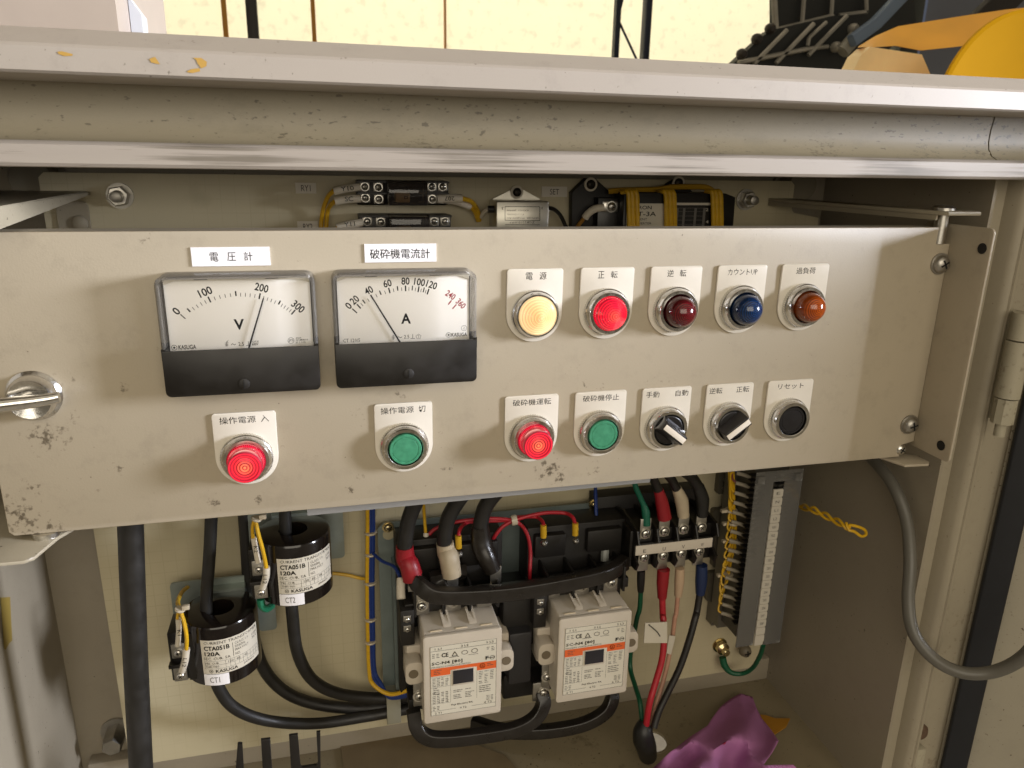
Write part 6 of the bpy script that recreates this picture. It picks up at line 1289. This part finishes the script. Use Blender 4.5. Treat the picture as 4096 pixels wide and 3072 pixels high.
for x, lab, wd, m_, YY in ((545, 'dark brown steel post in front of the sheet wall between amber strips', 0.052, dk, 3.7), (1397, 'blue black steel post right of the thin braced post', 0.036, dkb, 3.7)):
    p = zo(x, 40, YY); single('steel_post', lab, 'post', lambda b: b.box(p.x - wd / 2, p.x + wd / 2, YY - 0.03, YY + 0.03, -1.4, 2.6, m_, 0.004), 'steel posts behind the cabinet')
BP = thing('steel_post', 'thin dark post with a diagonal brace beside the blue black post', 'post', tuple(zo(1333, 100, 3.7)), 'steel posts behind the cabinet')
p = zo(1333, 40, 3.7); b = MB(); b.box(p.x - 0.014, p.x + 0.014, 3.68, 3.72, -1.4, 2.6, dkb); b.build('upright', BP)
for (a0_, a1_) in (((1335, 42), (1385, 150)), ((1336, 35), (1352, -30))):
    b = MB(); b.cyl(zo(*a0_, 3.7), zo(*a1_, 3.7), 0.007, dkb, 8); b.build('brace', BP)
# dark ribbed hopper / machine
mach = mat('black machine', '171918', 0.6, var=0.4, vscale=8, rvar=0.1); rib = mat('worn grey rib', '97938a', 0.35, 0.4, var=0.2, vscale=20)
zm_ = Zm(2700, 0, 1.5845); YM = 2.6
MC = thing('ribbed_machine', 'black ribbed machine housing with grey edges behind the cabinet, right', 'machine', tuple(zm_(900, 420, YM)))
def plate(pts, Y0, th, m_, nm):
    b = MB(); V = [zm_(x, y, Y0) for x, y in pts]; b.add(V + [v + Vector((0, th, 0)) for v in V], [list(range(len(V))), list(range(2 * len(V) - 1, len(V) - 1, -1))] + [[i, (i + 1) % len(V), len(V) + (i + 1) % len(V), len(V) + i] for i in range(len(V))], m_); return b.build(nm, MC, smooth=0)
plate([(640, -120), (1500, -200), (1530, 170), (1160, 140), (1000, 108), (640, 205)], YM + 0.05, 0.05, mach, 'upper_panel')
plate([(595, 195), (1000, 100), (1230, 90), (1530, 150), (1480, 200), (1180, 470), (330, 470), (365, 405)], YM, 0.05, mach, 'lower_panel')
def bar(p0, p1, r0, Y, m_=rib, nm='rib'):
    b = MB(); a = zm_(*p0, Y); c = zm_(*p1, Y); b.tube([a, c], r0, m_, 6, smooth=False); return b.build(nm, MC)
for p0, p1, r0 in (((600, 205), (1000, 105), 0.013), ((640, 200), (625, -60), 0.014), ((805, 150), (820, -40), 0.010), ((990, 105), (1000, -40), 0.009), ((1040, 98), (1220, 75), 0.009), ((1215, 80), (1210, -40), 0.009),
                   ((400, 398), (840, 310), 0.010), ((840, 310), (970, 295), 0.009), ((500, 405), (710, 190), 0.010), ((640, 400), (880, 150), 0.010), ((845, 350), (1090, 100), 0.010), ((840, 290), (850, 240), 0.009), ((850, 240), (960, 140), 0.008)):
    bar(p0, p1, r0, YM - 0.02 if max(p0[1], p1[1]) > 206 else YM + 0.03)
for c in ((595, 185), (510, 250), (415, 345), (1120, 185), (1010, 300)):
    b = MB(); q = zm_(*c, YM - 0.03); b.lathe([(0.022, 0), (0.022, 0.02), (0.012, 0.035)], q, (0, -1, 0), dk if c[0] < 700 else rib, 10); b.build('bolt', MC)
b = MB(); b.tube([zm_(1060, 330, YM - 0.06), zm_(1140, 235, YM - 0.06)], 0.030, mat('grey roller', '8d8a7e', 0.4), 14, smooth=False); b.build('roller', MC)
single('blue_strut', 'pale blue steel strut slanting across the black machine', 'strut', lambda b: b.tube([zm_(1120, 260, YM - 0.12), zm_(1270, 150, YM - 0.12), zm_(1470, -60, YM - 0.12)], 0.028, mat('pale blue steel', '66768c', 0.45), flat=(0.04, 0.05), smooth=False))
# grey blue sheeting and dark posts at the far right
single('grey_wall_panel', 'blue grey wall panel at the far right behind the yellow hood', 'wall panel', lambda b: b.box(zm_(1545, 50, 3.4).x, 4.5, 3.4, 3.45, -1.4, 2.6, mat('blue grey sheet', '686c78', 0.6)))
single('steel_post', 'wide dark green post between the black machine and the blue grey panel', 'post', lambda b: b.box(zm_(1500, 50, 3.2).x - 0.07, zm_(1540, 50, 3.2).x, 3.15, 3.25, -1.4, 2.6, mat('dark green post', '1d221c', 0.4), 0.004), 'steel posts behind the cabinet')
single('pale_rail', 'light blue upright rail on the edge of the blue grey panel', 'rail', lambda b: b.box(zm_(1545, 50, 3.3).x, zm_(1580, 50, 3.3).x, 3.28, 3.32, -1.4, 2.6, mat('light blue rail', '8296c8', 0.4)))
single('dark_strut', 'dark slanting strut above the yellow hood', 'strut', lambda b: b.tube([zm_(1900, 180, 2.6), zm_(2120, -30, 2.6), zm_(2250, -160, 2.6)], 0.05, dk, flat=(0.05, 0.12), smooth=False))
# yellow hood: round front sheet with an orange sheet roll behind
yel = mat('yellow plastic', 'd29c04', 0.7, var=0.04, vscale=5, spec=0.15); org_ = mat('orange sheeting', 'f0ac24', 0.5, var=0.12, vscale=6)
YD = 0.95
def disc(b):
    c = A(4065, 478, YD); r = (A(4065, 42, YD) - c).length; pl = A(3652, 278, YD)
    b.lathe([(0, 0), (r * 0.97, 0), (r, -0.004), (r, -0.012), (r * 0.98, -0.014)], c, (0.05, -1, 0.0), yel, 90)
single('yellow_hood', 'large round bright yellow hood rising behind the cabinet roof at right', 'hood', disc, smooth=15)
def sheet2(b):
    YO = 1.20
    top = [(1170, 292), (1280, 225), (1420, 165), (1640, 130), (1860, 95), (2100, 60), (2300, 40)]; mid = [(1165, 300), (1240, 300), (1400, 290), (1560, 320), (1750, 300), (2100, 260), (2300, 250)]
    n = len(top); V = [zm_(x, y, YO + 0.10) for x, y in top] + [zm_(x, y, YO - 0.02) for x, y in mid]
    b.add(V + [v + Vector((0, 0.004, 0)) for v in V], [[i, i + 1, n + i + 1, n + i] for i in range(n - 1)] + [[2 * n + i + 1, 2 * n + i, 3 * n + i, 3 * n + i + 1] for i in range(n - 1)], org_)
single('orange_sheeting', 'orange plastic sheeting draped behind the yellow hood', 'sheeting', sheet2, smooth=60)
def sheet3(b):
    YO = 1.16; V = [zm_(x, y, YO) for x, y in ((1240, 296), (1565, 345), (1640, 520), (1120, 520), (1135, 440), (1180, 350))]; b.add(V + [v + Vector((0, 0.05, 0)) for v in V], [list(range(6)), list(range(11, 5, -1))] + [[i, (i + 1) % 6, 6 + (i + 1) % 6, 6 + i] for i in range(6)], mat('pale orange bag', 'fbdca6', 0.4, var=0.12, vscale=9))
single('plastic_bag', 'pale orange folded plastic bag below the orange sheeting', 'bag', sheet3, smooth=0)
# box standing on the roof at the far left
BX = thing('steel_box', 'beige steel box with a pale grey chamfered side on the roof at far left', 'box', tuple(O(120, 60, 0.15)))
z9 = Zm(0, 0, 1.7015)
a0_ = z9(795, 100, 0.10); b = MB(); b.box(-0.60, a0_.x, 0.10, 0.30, 0.066, 0.30, mat('beige box', 'a3968a', 0.5, var=0.05)); b.build('box_body', BX)
b = MB(); yb = 0.16; e = [z9(800, 0, yb), z9(815, 8, yb), z9(1000, 130, yb), z9(1008, 230, yb), z9(800, 220, yb)]; e[0].z = 0.30; b.prism([(a0_.x + 0.0005, 0.066), (a0_.x + 0.0005, max(0.08, z9(800, 0, yb).z)), (z9(1000, 130, yb).x, z9(1000, 130, yb).z), (z9(1005, 200, yb).x, 0.066)][::-1], 0.14, 0.16, mat('pale grey side', 'b9bcc2', 0.4)); b.build('side_flap', BX)
# shed floor
b = MB(); b.box(-8, 8, -5, 8, -1.42, -1.40, mat('concrete floor', '8f897e', 0.8, var=0.15, vscale=3)); b.build('floor', None, kind='structure', smooth=0)
